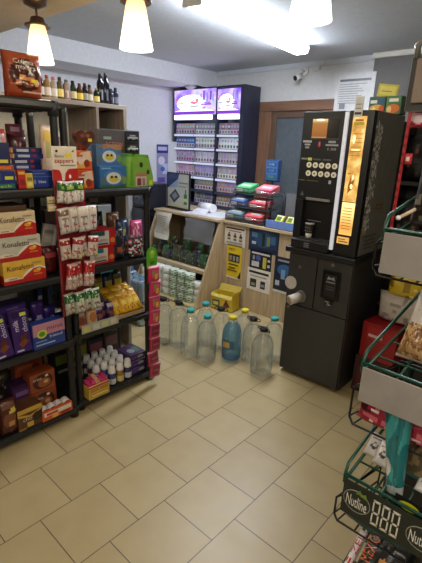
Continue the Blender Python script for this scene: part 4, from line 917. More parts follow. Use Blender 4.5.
pouch('sweet_bag', 'dark purple bag with white lettering at the back of the fourth shelf', 'sweets bag', .08, .19, .05, (44, 30, 92), [('t', 'milk', .5, .62, .16, .7, (196, 190, 216)), ('e', .6, .35, .2, .1, (206, 190, 70))], (-2.19, 1.062, L2), 90, 'purple sweets bags on the fourth shelf', 10, 12, seed=2)
carton('sweet_box', 'pink and blue box at the front right of the fourth shelf', 'box', .182, .06, .145, (40, 64, 140), [('r', 0, .52, 1, 1, (190, 130, 150)), ('e', .27, .58, .16, .17, (196, 206, 70)), ('e', .27, .58, .10, .10, (80, 140, 60)), ('t', 'minis', .68, .76, .16, .5, (70, 60, 120)), ('t', 'blend', .70, .42, .12, .4, (196, 206, 230)), ('r', .06, .14, .66, .2, (150, 170, 210)), ('r', .06, .28, .4, .33, (120, 150, 200))], (-2.065, .996, L2), 90)

# ------------------------------------------------------------------ level 1: brown boxes
BR = (122, 52, 28)
for i in range(4):
    carton('biscuit_box', 'orange-brown biscuit box in the stack at the back of the bottom shelf, %s' % ['lowest', 'second lowest', 'second highest', 'highest'][i], 'biscuit box', .17, .11, .096, jit((130, 54, 30), 8), [('r', .04, .1, .96, .9, jit((146, 64, 34), 8)), ('r', .1, .55, .6, .8, (176, 96, 56)), ('e', .75, .4, .15, .28, (90, 36, 20))], (-2.28 + .004 * (i % 2), .955 + .006 * (i % 2), L1 + .0965 * i), 90, 'orange-brown biscuit boxes')
HB = [('e', .5, .5, .4, .42, (62, 26, 16)), ('e', .55, .42, .26, .26, (150, 84, 46)), ('e', .62, .46, .10, .10, (206, 160, 110)), ('t', 'orion', .28, .70, .16, .34, (226, 206, 186)), ('r', .6, .72, .72, .84, (226, 216, 190)), ('r', .05, .05, .95, .12, (160, 80, 40))]
carton('biscuit_box', 'brown biscuit box with a heart-shaped biscuit, lower one in front of the stack', 'biscuit box', .155, .10, .135, (140, 62, 32), HB, (-2.15, .972, L1), 90, 'brown boxes with a heart biscuit')
carton('biscuit_box', 'brown biscuit box with a heart-shaped biscuit, upper one in front of the stack', 'biscuit box', .15, .09, .115, (150, 70, 40), HB, (-2.155, .975, L1 + .136), 90, 'brown boxes with a heart biscuit')
wb = thing('bar_display', 'low orange and white display tray of wrapped bars on the bottom shelf', 'display box', (-2.05, 1.0, L1), 90)
b = MB(); b.box(-.092, .092, 0, .07, 0, .058, mat((206, 92, 40), .4), .002); b.art((-.092, 0, 0), (.184, 0, 0), (0, 0, .058), [('r', .05, .45, .95, .9, (226, 216, 200)), ('r', .12, .52, .5, .8, (196, 60, 40)), ('e', .4, .28, .12, .2, (226, 180, 70)), ('r', .6, .1, .9, .36, (150, 40, 30))]); b.build('tray', wb)
for i in range(4):
    b = MB(); x = -.066 + .044 * i
    b.rings([[(x + q * .021, .012 + .05 * a, .058 + .022 * math.sin(PI * min(1, max(0, a * .8 + .1))) * (1 - q * q) + .004) for q in (-1, -.5, 0, .5, 1)] for a in (0, .2, .4, .6, .8, 1)], mat((214, 206, 200), .3), caps=False, closed=False)
    b.build('wrapped_bar', wb)
carton('biscuit_box', 'dark brown and yellow biscuit carton at the front of the bottom shelf', 'biscuit box', .138, .12, .125, (88, 54, 30), [('r', 0, .78, 1, 1, (196, 156, 60)), ('p', [(0, .78), (.5, .62), (1, .8), (1, .74), (.5, .52), (0, .66)], (200, 160, 66)), ('t', 'choco', .5, .48, .2, .6, (206, 190, 160)), ('e', .78, .46, .2, .22, (40, 24, 16)), ('r', .34, .06, .6, .3, (206, 166, 70)), ('r', .0, 0, .3, .1, (150, 110, 50))], (-2.062, .845, L1), 90)
carton('biscuit_box', 'dark purple box lying behind the brown and yellow carton', 'biscuit box', .13, .09, .20, (54, 26, 60), [('r', .05, .55, .95, .9, (76, 36, 96)), ('r', .15, .66, .7, .8, (130, 96, 150)), ('r', .0, .2, 1, .32, (196, 150, 60))], (-2.19, .875, L1), 90)
for i, (y, h, nm) in enumerate([(.735, .215, 'bottom shelf at the photo edge'), (.635, .22, 'bottom shelf beyond the photo edge')]):
    pouch('sweet_bag', 'dark brown sweets bag with a biscuit picture, %s' % nm, 'sweets bag', .10, h, .07, (74, 34, 26), [('e', .5, .45, .35, .2, (120, 70, 44)), ('e', .6, .36, .2, .1, (196, 140, 80)), ('e', .7, .7, .2, .06, (206, 190, 80)), ('r', .15, .8, .85, .9, (120, 80, 60))], (-2.09, y, L1), 90, 'brown sweets bags on the bottom shelf', 12, 14, seed=i)
pouch('sweet_bag', 'black foil sweets bag lying behind on the bottom shelf', 'sweets bag', .15, .30, .08, (40, 30, 28), [('n', 0, 0, 1, 1, 8, .2, (90, 76, 66)), ('n', 0, 0, 1, 1, 13, .35, (150, 140, 120))], (-2.31, .79, L1), 90, seed=12)

carton('wafer_box', 'golden wafer box furthest left on the third shelf, beyond the photo edge', 'wafer box', .2, .2, .118, (216, 180, 84), [('r', 0, 0, 1, .4, (176, 34, 34)), ('t', 'Konafetto', .5, .7, .22, .7, (70, 46, 34))], (-2.075, .44, L3), 90, 'wafer boxes with a red wave')
carton('chocolate_box', 'wide blue box beyond the photo edge on the second shelf', 'box', .2, .14, .12, BLUE, [('r', .05, .6, .95, .9, (70, 96, 160)), ('t', 'blue', .5, .3, .25, .4, (206, 216, 236))], (-2.085, .62, L4))
carton('biscuit_box', 'orange-brown biscuit box beyond the photo edge on the bottom shelf', 'biscuit box', .18, .14, .2, (140, 62, 32), HB, (-2.1, .47, L1))
# ================================================================== SHORTER UNIT
# top: toy boxes
FACE = lambda c: [('r', 0, 0, 1, .12, (60, 100, 60)), ('e', .5, .46, .40, .38, (70, 120, 190)), ('e', .5, .44, .28, .28, (206, 214, 214)), ('e', .5, .40, .18, .14, (206, 190, 70)), ('e', .42, .50, .05, .06, (30, 30, 40)), ('e', .58, .50, .05, .06, (30, 30, 40)), ('e', .12, .35, .1, .2, (90, 110, 120)), ('e', .88, .35, .1, .2, (120, 150, 90)), ('r', .05, .86, .4, .94, c)]
carton('toy_box', 'blue toy box with a round face picture, lower of the two blue ones', 'toy box', .185, .1, .122, (56, 110, 170), FACE((120, 170, 210)), (-2.14, 1.50, M4), 90, 'blue toy boxes on the shelf top', rx=0)
carton('toy_box', 'blue and tan toy box with a round face picture, upper of the two blue ones', 'toy box', .17, .09, .118, (76, 116, 160), [('r', .25, .75, 1, 1, (176, 130, 90))] + FACE((150, 120, 100))[1:], (-2.165, 1.492, M4 + .1225), 90, 'blue toy boxes on the shelf top')
# green castle box
gb = thing('toy_castle_box', 'bright green house-shaped toy box with dark portholes on the shelf top', 'toy box', (-2.115, 1.682, M4 + .0015), 90)
b = MB(); GR = mat((128, 178, 72), .45)
b.prism([(-.095, 0), (.095, 0), (.095, .055), (.062, .172), (-.07, .178), (-.085, .12)], 'y', 0, .11, GR)
b.art((-.095, 0, 0), (.19, 0, 0), (0, 0, .18), [('r', .28, .02, .72, .34, (206, 196, 190)), ('r', .34, .04, .5, .28, (130, 60, 60)), ('r', .55, .04, .66, .28, (170, 120, 120)), ('p', [(.24, .34), (.76, .34), (.68, .44), (.32, .44)], (186, 120, 110)), ('e', .5, .72, .07, .09, (34, 60, 30)), ('e', .78, .48, .06, .08, (34, 60, 30)), ('p', [(.02, .05), (.2, .05), (.14, .9)], (94, 160, 46)), ('r', .82, .05, .96, .2, (206, 216, 70))])
b.build('box', gb)
b = MB(); b.prism([(-.075, .176), (-.045, .176), (-.055, .192), (-.07, .192)], 'y', .0, .11, mat((90, 150, 44))); b.prism([(.035, .172), (.062, .172), (.055, .188), (.04, .188)], 'y', .0, .11, mat((90, 150, 44))); b.build('battlement', gb)
# dark toy car box
db = thing('toy_car_box', 'dark grey toy box with pink lettering and a window of toy cars', 'toy box', (-2.30, 1.665, M4 + .0015), 90)
b = MB(); b.box(-.155, .155, 0, .12, 0, .328, mat((84, 78, 80), .45), .003)
b.art((-.155, 0, 0), (.31, 0, 0), (0, 0, .328), [('r', .62, .36, .98, .98, (34, 32, 38)), ('t', 'ACTION', .36, .74, .07, .42, (206, 120, 120)), ('r', .12, .82, .3, .87, (150, 160, 150)), ('r', .16, .66, .56, .69, (170, 90, 90)), ('r', .66, .78, .94, .95, (50, 48, 56)), ('r', .66, .58, .94, .75, (50, 48, 56)), ('r', .66, .38, .94, .55, (50, 48, 56)), ('r', .88, .30, .97, .36, (214, 206, 60))])
b.build('box', db)
for i, (z, c) in enumerate([(.285, (150, 150, 160)), (.22, (170, 176, 170)), (.153, (120, 130, 150))]):
    b = MB(); b.box(.055, .13, -.02, -.002, z - .012, z + .004, mat(c, .25), .005); b.box(.072, .112, -.018, -.002, z + .004, z + .016, mat((40, 44, 50), .15), .004)
    for x in (.068, .115): b.cyl((x, -.024, z - .012), (x, -.002, z - .012), .008, m=BLACK, n=12)
    b.build('toy_car', db)
# orange egg boxes + heart bag
for i, (z, c, nm) in enumerate([(0, (206, 74, 40), 'lower'), (.103, (214, 96, 50), 'upper')]):
    carton('egg_box', 'orange and white surprise box left of the blue toy boxes, %s one' % nm, 'box', .115, .1, .10, c, [('p', [(0, .45), (.4, .9), (.9, 1), (1, .45)], (222, 196, 170)), ('e', .45, .5, .22, .28, (226, 206, 186)), ('r', .05, .08, .6, .28, (226, 170, 70)), ('e', .7, .35, .16, .2, (150, 50, 34)), ('r', .1, .7, .5, .8, (190, 90, 70))], (-2.145 - .01 * i, 1.312, M4 + z), 90, 'orange surprise boxes')
hb = MB(); pts = []
for i in range(28):
    t = 2 * PI * i / 28; pts.append((.0037 * 16 * math.sin(t) ** 3, .0037 * (13 * math.cos(t) - 5 * math.cos(2 * t) - 2 * math.cos(3 * t) - math.cos(4 * t)) + .062))
hb.prism(pts, 'y', 0, .04, mat((84, 46, 36), .35)); hb.art((-.06, 0, 0), (.12, 0, 0), (0, 0, .12), [('e', .35, .65, .12, .1, (120, 70, 56)), ('e', .62, .66, .1, .08, (140, 90, 70)), ('r', .62, .40, .82, .54, (222, 206, 60)), ('e', .45, .35, .12, .1, (60, 30, 26))])
tag(hb.build('heart_box', None, (-2.17, 1.345, M4 + .2045), 90), 'brown heart-shaped chocolate box standing on the orange boxes', 'box')

# second shelf
for i, (y, z, tx, c, nm) in enumerate([(1.385, 0, 'bueno', (206, 200, 190), 'lower'), (1.398, .102, 'bueno', (196, 196, 196), 'upper')]):
    carton('chocolate_box', 'white and red chocolate bar box beside the red hanging display, %s one' % nm, 'box', .17, .13, .10, (176, 28, 34), [('r', .0, .12, .72, .95, c), ('r', 0, .68, .55, .95, (40, 110, 130) if i == 0 else (46, 80, 80)), ('t', tx, .42, .44, .26, .46, (160, 30, 40)), ('r', .1, .16, .66, .24, (60, 40, 36)), ('e', .86, .36, .1, .16, (206, 130, 60))], (-2.115, y, M3 + z), 90, 'white and red chocolate bar boxes')
for i, (y, x, h, c, its, nm) in enumerate([
    (1.515, -2.15, .20, (36, 38, 48), [('n', 0, 0, 1, 1, 9, .2, (110, 110, 130)), ('e', .5, .35, .25, .1, (176, 90, 50))], 'black and grey sweets bag'),
    (1.585, -2.19, .24, (44, 54, 84), [('n', 0, .5, 1, 1, 8, .1, (90, 120, 150)), ('n', 0, 0, 1, .5, 9, .1, (190, 110, 50)), ('e', .4, .7, .2, .08, (190, 190, 120))], 'blue bag with orange picture'),
    (1.70, -2.2, .22, (190, 70, 120), [('n', 0, 0, 1, 1, 8, .15, (226, 190, 206)), ('n', 0, 0, 1, .4, 9, .2, (60, 40, 60))], 'pink patterned bag'),
    (1.64, -2.125, .13, (44, 44, 48), [('n', 0, 0, 1, 1, 9, .1, (214, 214, 214)), ('n', 0, 0, 1, 1, 12, .35, (196, 80, 120))], 'black and white striped bag'),
    (1.47, -2.3, .28, (26, 28, 32), [('n', 0, .4, 1, .9, 6, .2, (90, 96, 106))], 'tall black bag'),
    (1.35, -2.26, .3, (34, 40, 34), [('n', 0, 0, 1, 1, 7, .25, (80, 96, 84))], 'dark green bag'),
    (1.62, -2.34, .26, (120, 84, 60), [('n', 0, 0, 1, 1, 7, .2, (196, 160, 120))], 'tan bag'),
    (1.46, -2.42, .36, (150, 110, 80), [('e', .5, .8, .4, .12, (190, 150, 110))], 'light brown bag')]):
    pouch('sweet_bag', '%s on the second shelf of the shorter unit' % nm, 'sweets bag', .095 if i != 3 else .12, h, .06, c, its, (x, y, M3), 90, 'assorted bags on the second shelf', 10, 12, seed=i + 20)

# third shelf: open trays of snacks
bt = thing('snack_tray', 'beige open cardboard tray full of yellow packets on the third shelf', 'tray', (-2.10, 1.572, M2 + .0015), 90)
b = MB(); TB = mat((176, 150, 118), .6)
b.box(-.115, .115, .0, .004, 0, .03, TB); b.box(-.115, .115, .17, .174, 0, .15, TB); b.prism([(.004, 0), (.17, 0), (.17, .15), (.004, .03)], 'x', .111, .115, TB); b.prism([(.004, 0), (.17, 0), (.17, .15), (.004, .03)], 'x', -.115, -.111, TB); b.box(-.115, .115, 0, .174, 0, .004, TB)
b.art((-.11, .169, .05), (.22, 0, 0), (0, 0, .09), [('r', .05, .2, .95, .9, (206, 186, 166)), ('e', .7, .5, .1, .2, (190, 150, 130))]); b.build('tray', bt)
k = 0
for r_ in range(3):
    for c_ in range(4):
        k += 1
        pouch('snack_packet', 'yellow snack packet in the beige tray, %s row, %s' % (['front', 'middle', 'back'][r_], ['first from left', 'second from left', 'third from left', 'rightmost'][c_]), 'snack packet', .066, .125, .042, (222, 172, 30), [('e', .5, .55, .26, .12, (232, 206, 100)), ('n', .1, .1, .9, .4, 9, .25, (180, 90, 40)), ('r', .15, .78, .85, .88, (196, 130, 20))],
              (-2.112 - .05 * r_, 1.494 + .052 * c_, M2 + .026 + .022 * r_), 90 + random.randint(-8, 8), 'yellow snack packets in the tray', 8, 9, rx=-38, seed=k, rough=.2)
for i, (y, c, nm, its) in enumerate([(1.225, (206, 150, 130), 'pinkish snack packet, left of the pale pair on the third shelf', [('e', .5, .4, .3, .2, (150, 80, 60)), ('r', .1, .7, .9, .85, (226, 206, 190))]), (1.302, (222, 190, 150), 'cream snack packet, right of the pale pair on the third shelf', [('e', .5, .45, .32, .2, (196, 130, 70)), ('r', .1, .72, .9, .88, (190, 90, 80))])]):
    pouch('snack_packet', nm, 'snack packet', .075, .135, .05, c, its, (-2.125, y, M2), 90, 'pale packets on the third shelf', 10, 12, seed=i, rx=-14)
for i in range(4):
    pouch('snack_packet', 'purple snack packet on the third shelf, %s of four' % ['leftmost', 'second from left', 'third from left', 'rightmost'][i], 'snack packet', .06, .125, .045, (60, 36, 84), [('n', 0, 0, 1, 1, 8, .2, (120, 90, 130)), ('e', .5, .4, .3, .15, (150, 90, 60)), ('r', .15, .72, .85, .85, (190, 180, 200))], (-2.135 - .035 * (i % 2), 1.362 + .042 * i, M2), 90, 'purple packets on the third shelf', 8, 10, seed=i + 4, rx=-16)
for i in range(6):
    c = [(44, 40, 32), (60, 50, 24), (38, 44, 58), (120, 100, 40), (40, 56, 84), (70, 60, 40)][i]
    pouch('snack_packet', '%s packet standing at the back of the third shelf' % ['dark brown', 'dark olive', 'slate blue', 'mustard', 'steel blue', 'khaki'][i], 'snack packet', .075, .25, .06, c, [('r', .15, .6, .85, .8, (176, 156, 60)), ('n', 0, 0, 1, .5, 8, .2, jit((140, 120, 80), 30))], (-2.33, 1.25 + .075 * i, M2), 90, 'packets at the back of the third shelf', 8, 10, seed=i + 31)
b = MB(); b.box(-2.083, -2.079, 1.20, 1.46, M2 - .006, M2 + .048, mat((176, 172, 156), .3), .001)
b.art((-2.079, 1.20, M2 - .006), (0, .26, 0), (0, 0, .054), [('r', .05 + .24 * i, .15, .22 + .24 * i, .8, [(206, 196, 120), (196, 196, 190), (190, 200, 140), (206, 196, 180)][i]) for i in range(4)])
tag(b.build('price_strip', None, (0, 0, 0)), 'pale price strip with four tickets on the third shelf edge', 'price strip')

# bottom shelf
pb = thing('pink_carton', 'open yellow carton of pink sachets at the front left of the bottom shelf', 'carton', (-2.055, 1.283, M1 + .0015), 90)
pb.scale = (.8, 1, 1)
b = MB(); b.box(-.092, .092, 0, .09, 0, .088, mat((206, 170, 70), .45), .002)
b.art((-.092, 0, 0), (.184, 0, 0), (0, 0, .088), [('r', 0, .86, 1, 1, (180, 50, 90)), ('r', .06, .55, .46, .8, (180, 130, 40)), ('r', .52, .55, .94, .8, (180, 130, 40)), ('r', .06, .15, .94, .42, (180, 132, 44)), ('r', .1, .2, .9, .36, (222, 196, 110))]); b.build('box', pb)
for i in range(5):
    b = MB(); x = -.072 + .036 * i
    b.prism([(.010, .05), (.078, .05), (.078, .108 + .01 * (i % 3)), (.05, .116), (.03, .104 + .01 * (i % 2)), (.010, .098)], 'x', x - .0165, x + .0165, mat((186, 44, 96) if i != 2 else (206, 150, 110), .3))
    b.build('sachet', pb)
k = 0
for r_, n_ in enumerate((3, 4, 4, 5)):
    for c_ in range(n_):
        x, y = -2.125 - .078 * r_, (1.425 if r_ == 0 else 1.345 + .012 * r_ - (.06 if r_ == 3 else 0)) + .063 * c_
        t = thing('drink_bottle', 'small white-capped drink bottle on the bottom shelf, %s row, %s' % (['front', 'second', 'third', 'rearmost'][r_], ['leftmost', 'second from left', 'third from left', 'fourth from left', 'fifth from left'][c_]), 'small bottle', (x, y, M1), 0, 'white-capped small bottles on the bottom shelf')
        bc = [(44, 60, 110), (150, 110, 50), (60, 50, 90), (40, 80, 130), (120, 60, 60)][(c_ + 2 * r_) % 5]
        b = MB(); b.lathe([(.024, 0), (.027, .005), (.027, .06), (.024, .075), (.017, .088)], mat(bc, .2), 16)
        b.rings([[(.0275 * math.cos(a), .0275 * math.sin(a), z) for a in [-1.4 + 2.8 * i / 8 for i in range(9)]] for z in (.012, .05)], mat((206, 190, 120) if k % 2 else (190, 196, 206), .4), caps=False, closed=False); b.build('bottle_body', t)
        b = MB(); b.lathe([(.022, .084), (.0265, .087), (.0265, .098), (.0245, .102), (.0195, .138), (.017, .140)], mat((222, 218, 212), .4), 18); b.build('cap', t); k += 1
for i in range(3):
    carton('sweet_box', 'dark purple box at the right end of the bottom shelf, %s' % ['lowest', 'middle', 'top'][i] + ' of its pile', 'box', .135, .16, .045, jit((56, 34, 78), 8), [('r', .05, .2, .4, .8, (90, 60, 130)), ('e', .65, .5, .2, .3, (150, 150, 150)), ('r', .5, .1, .9, .3, (40, 40, 70))], (-2.12 - .01 * i, 1.645 + .004 * i, M1 + .0455 * i), 90, 'purple boxes on the bottom shelf', top=[('e', .4, .4, .2, .2, (140, 150, 150)), ('r', .6, .2, .9, .7, (80, 100, 90))])
for i in range(4):
    carton('sweet_box', '%s box at the very back of the bottom shelf' % ['black', 'olive and yellow', 'charcoal', 'dark brown'][i], 'box', .12, .05, .2 + .02 * (i % 2), [(30, 30, 34), (90, 84, 40), (44, 44, 50), (60, 46, 34)][i], [('r', .1, .5, .9, .85, jit((120, 110, 70), 30)), ('r', .2, .2, .8, .3, (150, 146, 120))], (-2.42, 1.24 + .13 * i, M1), 90, 'boxes at the back of the bottom shelf')

# ------------------------------------------------------------------ red hanging display with sweets
rd = thing('hanging_display', 'tall red hanging display card with a white header on the corner of the shorter shelf', 'display card', (0, 0, 0))
DX = -2.05
b = MB(); b.box(DX - .004, DX, 1.076, 1.250, .67, 1.415, mat((128, 20, 26), .4), .001)
b.art((DX, 1.076, .67), (0, .174, 0), (0, 0, .745), [('r', 0, 0, .06, 1, (150, 60, 60))]); b.build('backing_card', rd)
b = MB(); b.box(DX - .003, DX + .003, 1.074, 1.213, 1.405, 1.572, mat((214, 204, 188), .5), .006)
b.art((DX + .003, 1.074, 1.405), (0, .139, 0), (0, 0, .167), [('p', [(0, 0), (.36, 0), (.34, .2), (.26, .32), (0, .34)], (176, 36, 34)), ('p', [(.46, 0), (1, 0), (1, .36), (.62, .34), (.5, .22)], (176, 36, 34)), ('e', .2, .86, .05, .04, (40, 36, 36)), ('p', [(.5, .66), (.58, .82), (.66, .76), (.74, .84), (.8, .66)], (226, 206, 60)), ('t', 'Baby', .3, .71, .1, .36, (110, 80, 70)), ('t', 'zappers', .46, .55, .13, .76, (176, 40, 40)), ('r', .3, .44, .92, .46, (110, 96, 90)), ('p', [(.78, .86), (.84, .9), (.88, .84)], (60, 56, 50)), ('e', .66, .12, .05, .06, (230, 220, 210))])
b.build('header', rd)
rows = [(1.392, [1.098, 1.146, 1.194], 'green', .11), (1.262, [1.102, 1.156, 1.210, 1.262], 'white', .135), (1.10, [1.102, 1.150, 1.198, 1.246], 'red and white', .115), (.965, [1.106, 1.160, 1.214], 'red', .145), (.80, [1.106, 1.156, 1.206, 1.256], 'green and clear', .125)]
for z, ys, _, _ in rows:
    b = MB()
    for y in ys: b.tube([(DX, y, z), (DX + .05, y, z + .004)], .0025, CHROME)
    b.build('peg', rd)
ORD = ['leftmost', 'second from left', 'third from left', 'rightmost']
for ri, (z, ys, nm, h) in enumerate(rows):
    for i, y in enumerate(ys):
        if nm == 'green': base, its = (214, 206, 200), [('r', 0, .56, 1, 1, (30, 92, 40)), ('e', .5, .72, .3, .1, (150, 170, 60)), ('e', .5, .28, .15, .1, (160, 40, 40)), ('r', 0, .93, 1, 1, (226, 226, 220))]
        elif nm == 'white': base, its = (206, 196, 190), [('r', 0, .72, 1, 1, (216, 206, 190) if i else (120, 90, 70)), ('e', .5, .3, .18, .09, (170, 50, 60)), ('r', .2, .55, .8, .62, (140, 120, 110)), ('r', 0, 0, 1, .1, (110, 96, 100))]
        elif nm == 'red and white': base, its = (206, 190, 180), [('r', 0, .7, 1, 1, (150, 40, 44)), ('e', .5, .35, .16, .12, (180, 40, 50)), ('n', 0, 0, 1, .4, 8, .15, (170, 60, 60)), ('r', .6, .1, .9, .3, (214, 206, 120))]
        elif nm == 'red': base, its = (196, 160, 150), [('r', 0, .52, 1, 1, (160, 26, 34)), ('n', 0, .5, 1, 1, 8, .2, (206, 90, 90)), ('e', .5, .28, .15, .08, (170, 40, 50)), ('r', .1, .4, .9, .5, (226, 214, 206))]
        else: base, its = (176, 176, 160), [('r', 0, .6, 1, 1, (34, 84, 44)), ('n', 0, .55, 1, 1, 8, .15, (96, 150, 90)), ('e', .5, .3, .16, .12, (150, 50, 50)), ('p', [(.3, .4), (.7, .4), (.8, .75), (.4, .72)], (206, 216, 190)), ('n', 0, 0, 1, .3, 7, .1, (110, 130, 90))]
        pouch('candy_bag', '%s candy bag, %s row of the red hanging display, %s' % (nm, ['top', 'second', 'third', 'fourth', 'bottom'][ri], ORD[i] if i < len(ys) - 1 else 'rightmost'), 'candy bag', .062, h, .036, base, its + [('n', 0, 0, 1, .55, 5.5, .3, (150, 138, 132)), ('n', 0, 0, 1, .9, 7.5, .34, (226, 222, 216))], (DX + .032 + .016 * ((i + ri) % 2), y, z - h + .012), 90 + (-1) ** (i + ri) * (6 + 4 * (i % 3)), 'candy bags on the red hanging display', 10, 14, seed=ri * 5 + i, ry=random.randint(-9, 9))

# ------------------------------------------------------------------ pink clip strip
cs = thing('clip_strip', 'long pink clip strip with a green rounded top on the shorter shelf corner', 'clip strip', (-2.03, 1.69, .04), 90)
b = MB(); b.box(-.018, .018, .002, .005, 0, .84, mat((60, 140, 50), .4)); b.build('strip', cs)
b = MB(); pts = [(-.04, 0), (.04, 0), (.042, .07)] + [(.042 * math.cos(t), .10 + .04 * math.sin(t)) for t in [PI * i / 10 for i in range(11)]] + [(-.042, .07)]
b.prism(pts, 'y', -.004, .0, mat((96, 180, 44), .4)); b.art((-.042, -.004, 0), (.084, 0, 0), (0, 0, .14), [('e', .5, .68, .26, .2, (150, 206, 70)), ('e', .5, .78, .16, .08, (206, 226, 130)), ('r', .3, .2, .7, .35, (50, 130, 40))])
b.xf(Matrix.Translation((0, 0, .80))); b.build('header', cs)
for i in range(8):
    z = .755 - .098 * i
    pouch('candy_packet', 'magenta candy packet on the pink clip strip, %s' % ['topmost', 'second from the top', 'third from the top', 'fourth from the top', 'fifth from the top', 'sixth from the top', 'seventh from the top', 'lowest'][i], 'candy packet', .096, .112, .03, (196, 46, 92) if i < 4 else (172, 44, 80),
          [('e', .5, .55, .3, .24, (206, 100, 120)), ('e', .62, .4, .16, .14, (226, 190, 70)), ('e', .35, .65, .12, .1, (120, 170, 60)), ('r', .0, .9, 1, 1, (206, 150, 160)), ('r', .1, .06, .9, .16, (226, 190, 200))] if i < 4 else [('r', .08, .2, .92, .8, (126, 30, 56)), ('r', .2, .4, .8, .6, (170, 80, 100)), ('r', 0, .9, 1, 1, (206, 160, 170))],
          (-2.008, 1.69 + .004 * (i % 3 - 1), .055 + z - .06), 90, 'magenta packets on the clip strip', 8, 9, seed=i, ry=random.randint(-8, 8))

# ================================================================== RIGHT: green wire snack rack
RX0, RX1, RY0, RY1 = -.342, .42, .95, 1.33
rk = thing('snack_rack', 'green wire snack rack with grey price rails at the right edge, nearest the camera', 'rack', (0, 0, 0))
DG = mat((22, 40, 34), .4)
b = MB()
for x in (RX0 + .01, RX1): b.tube([(x, RY1, 0), (x, RY1, 1.70)], .011, DG); b.tube([(x, RY1, .02), (x, RY0 + .05, .02)], .011, DG)
b.build('upright', rk)
b = MB(); b.box(RX0 + .02, RX1, RY1 + .008, RY1 + .014, .06, 1.66, mat((38, 36, 34), .6)); b.build('back_panel', rk)
TZ = [1.440, 1.108, .776, .31]
for i, z in enumerate(TZ):
    b = MB(); r_ = .0045
    yb, zb = RY1 - .01, z + .06
    fz = z - .025
    b.tube([(RX0, RY0, z), (RX1, RY0, z)], r_, GREENWIRE); b.tube([(RX0, RY0, fz), (RX1, RY0, fz)], r_, GREENWIRE)
    for x in (RX0, RX1): b.tube([(x, RY0, fz), (x, RY0, z), (x, RY0 + .014, z + .028), (x, yb, zb + .035), (x, yb, zb - .045), (x, RY0, fz)], r_, GREENWIRE)
    for k in range(11):
        x = RX0 + (RX1 - RX0) * k / 10; b.tube([(x, RY0, fz), (x, yb, zb - .045)], .003, GREENWIRE, 6)
    for k in range(5):
        q = k / 4; b.tube([(RX0, RY0 + (yb - RY0) * q, fz + (zb - .045 - fz) * q), (RX1, RY0 + (yb - RY0) * q, fz + (zb - .045 - fz) * q)], .003, GREENWIRE, 6)
    if i == 2:
        for x in (-.245, -.13): b.tube([(x, RY0, z), (x, yb, zb + .01)], .0045, GREENWIRE)
    tr_ = b.build('tray', rk)
    b = MB()
    if i < 2:
        b.box(RX0 + .004, RX1, RY0 - .010, RY0 - .005, z - .098, z - .006, mat((142, 134, 126), .45), .001)
    else:
        b.box(RX0 + .004, RX1, RY0 - .010, RY0 - .005, z - .112, z - .006, mat((20, 30, 26), .4), .001)
        W_ = .30
        for q in range(5):
            x0 = RX0 + .004 + .163 * q
            if x0 > .25: break
            def seg(u0, v0, u1, v1): return ('r', u0, v0, u1, v1, (206, 200, 180))
            its = [('e', .25, .52, .225, .32, (150, 146, 130)), ('e', .25, .52, .215, .29, (22, 32, 28)), ('t', 'Nutline', .25, .50, .32, .34, (222, 216, 200)), ('p', [(.22, .74), (.28, .92), (.33, .80)], (96, 120, 50)), ('p', [(.28, .76), (.38, .88), (.42, .72)], (110, 130, 50))]
            for dgt in range(3):
                a0 = .505 + .150 * dgt; a1 = a0 + .115
                its += [seg(a0, .80, a1, .87), seg(a0, .47, a1, .53), seg(a0, .14, a1, .21), seg(a0, .17, a0 + .022, .84), seg(a1 - .022, .17, a1, .84)]
            b.art((x0, RY0 - .010, z - .112), (.163, 0, 0), (0, 0, .106), its[:5])
            pass
            for it in its[5:]: b.art((x0, RY0 - .010, z - .112), (.163, 0, 0), (0, 0, .106), [it])
    b.build('price_rail', tr_)
for i, (z0, z1) in enumerate([(1.318, 1.408), (.896, 1.018), (.562, .655)]):
    b = MB(); x0 = -.374; y0 = 1.0
    R4 = [(x0, y0, z0 + .02), (x0 + .012, y0, z0), (RX0 + .28, y0, z0), (RX0 + .28, y0, z1), (x0 + .012, y0, z1), (x0, y0, z1 - .015)]
    b.tube(R4, .0034, WIRE, close=True)
    B4 = [(max(p[0], RX0 + .012), p[1] + .22, p[2]) for p in R4]
    b.tube(B4, .003, WIRE, close=True)
    for p, q in zip(R4, B4): b.tube([p, q], .0025, WIRE, 6)
    for k in range(1, 8):
        x = x0 + .03 + (RX0 + .25 - x0) * k / 8; b.tube([(x, y0, z0), (x, y0 + .22, z0)], .0025, WIRE, 6)
    b.build('side_basket', rk)
# header sign on the rack
b = MB(); b.box(-.345, .41, .985, .994, 1.700, 1.785, mat((126, 108, 92), .5), .002); hs = b.build('header_board', rk)
b = MB(); b.tube([(-.348, .995, 1.786), (-.348, .985, 1.808), (-.340, .985, 1.816), (.40, .985, 1.816), (.41, .985, 1.808), (.41, .995, 1.786)], .006, mat((150, 150, 148), .3, .7), 12); b.box(-.358, .416, .994, .9968, 1.684, 1.79, mat((52, 48, 44), .5), .002); b.build('frame', hs)
b = MB()
for x in (RX0 + .02, RX1 - .02): b.tube([(x, RY1, 1.69), (x, 1.01, 1.69)], .009, DG)
b.build('header_arm', rk)
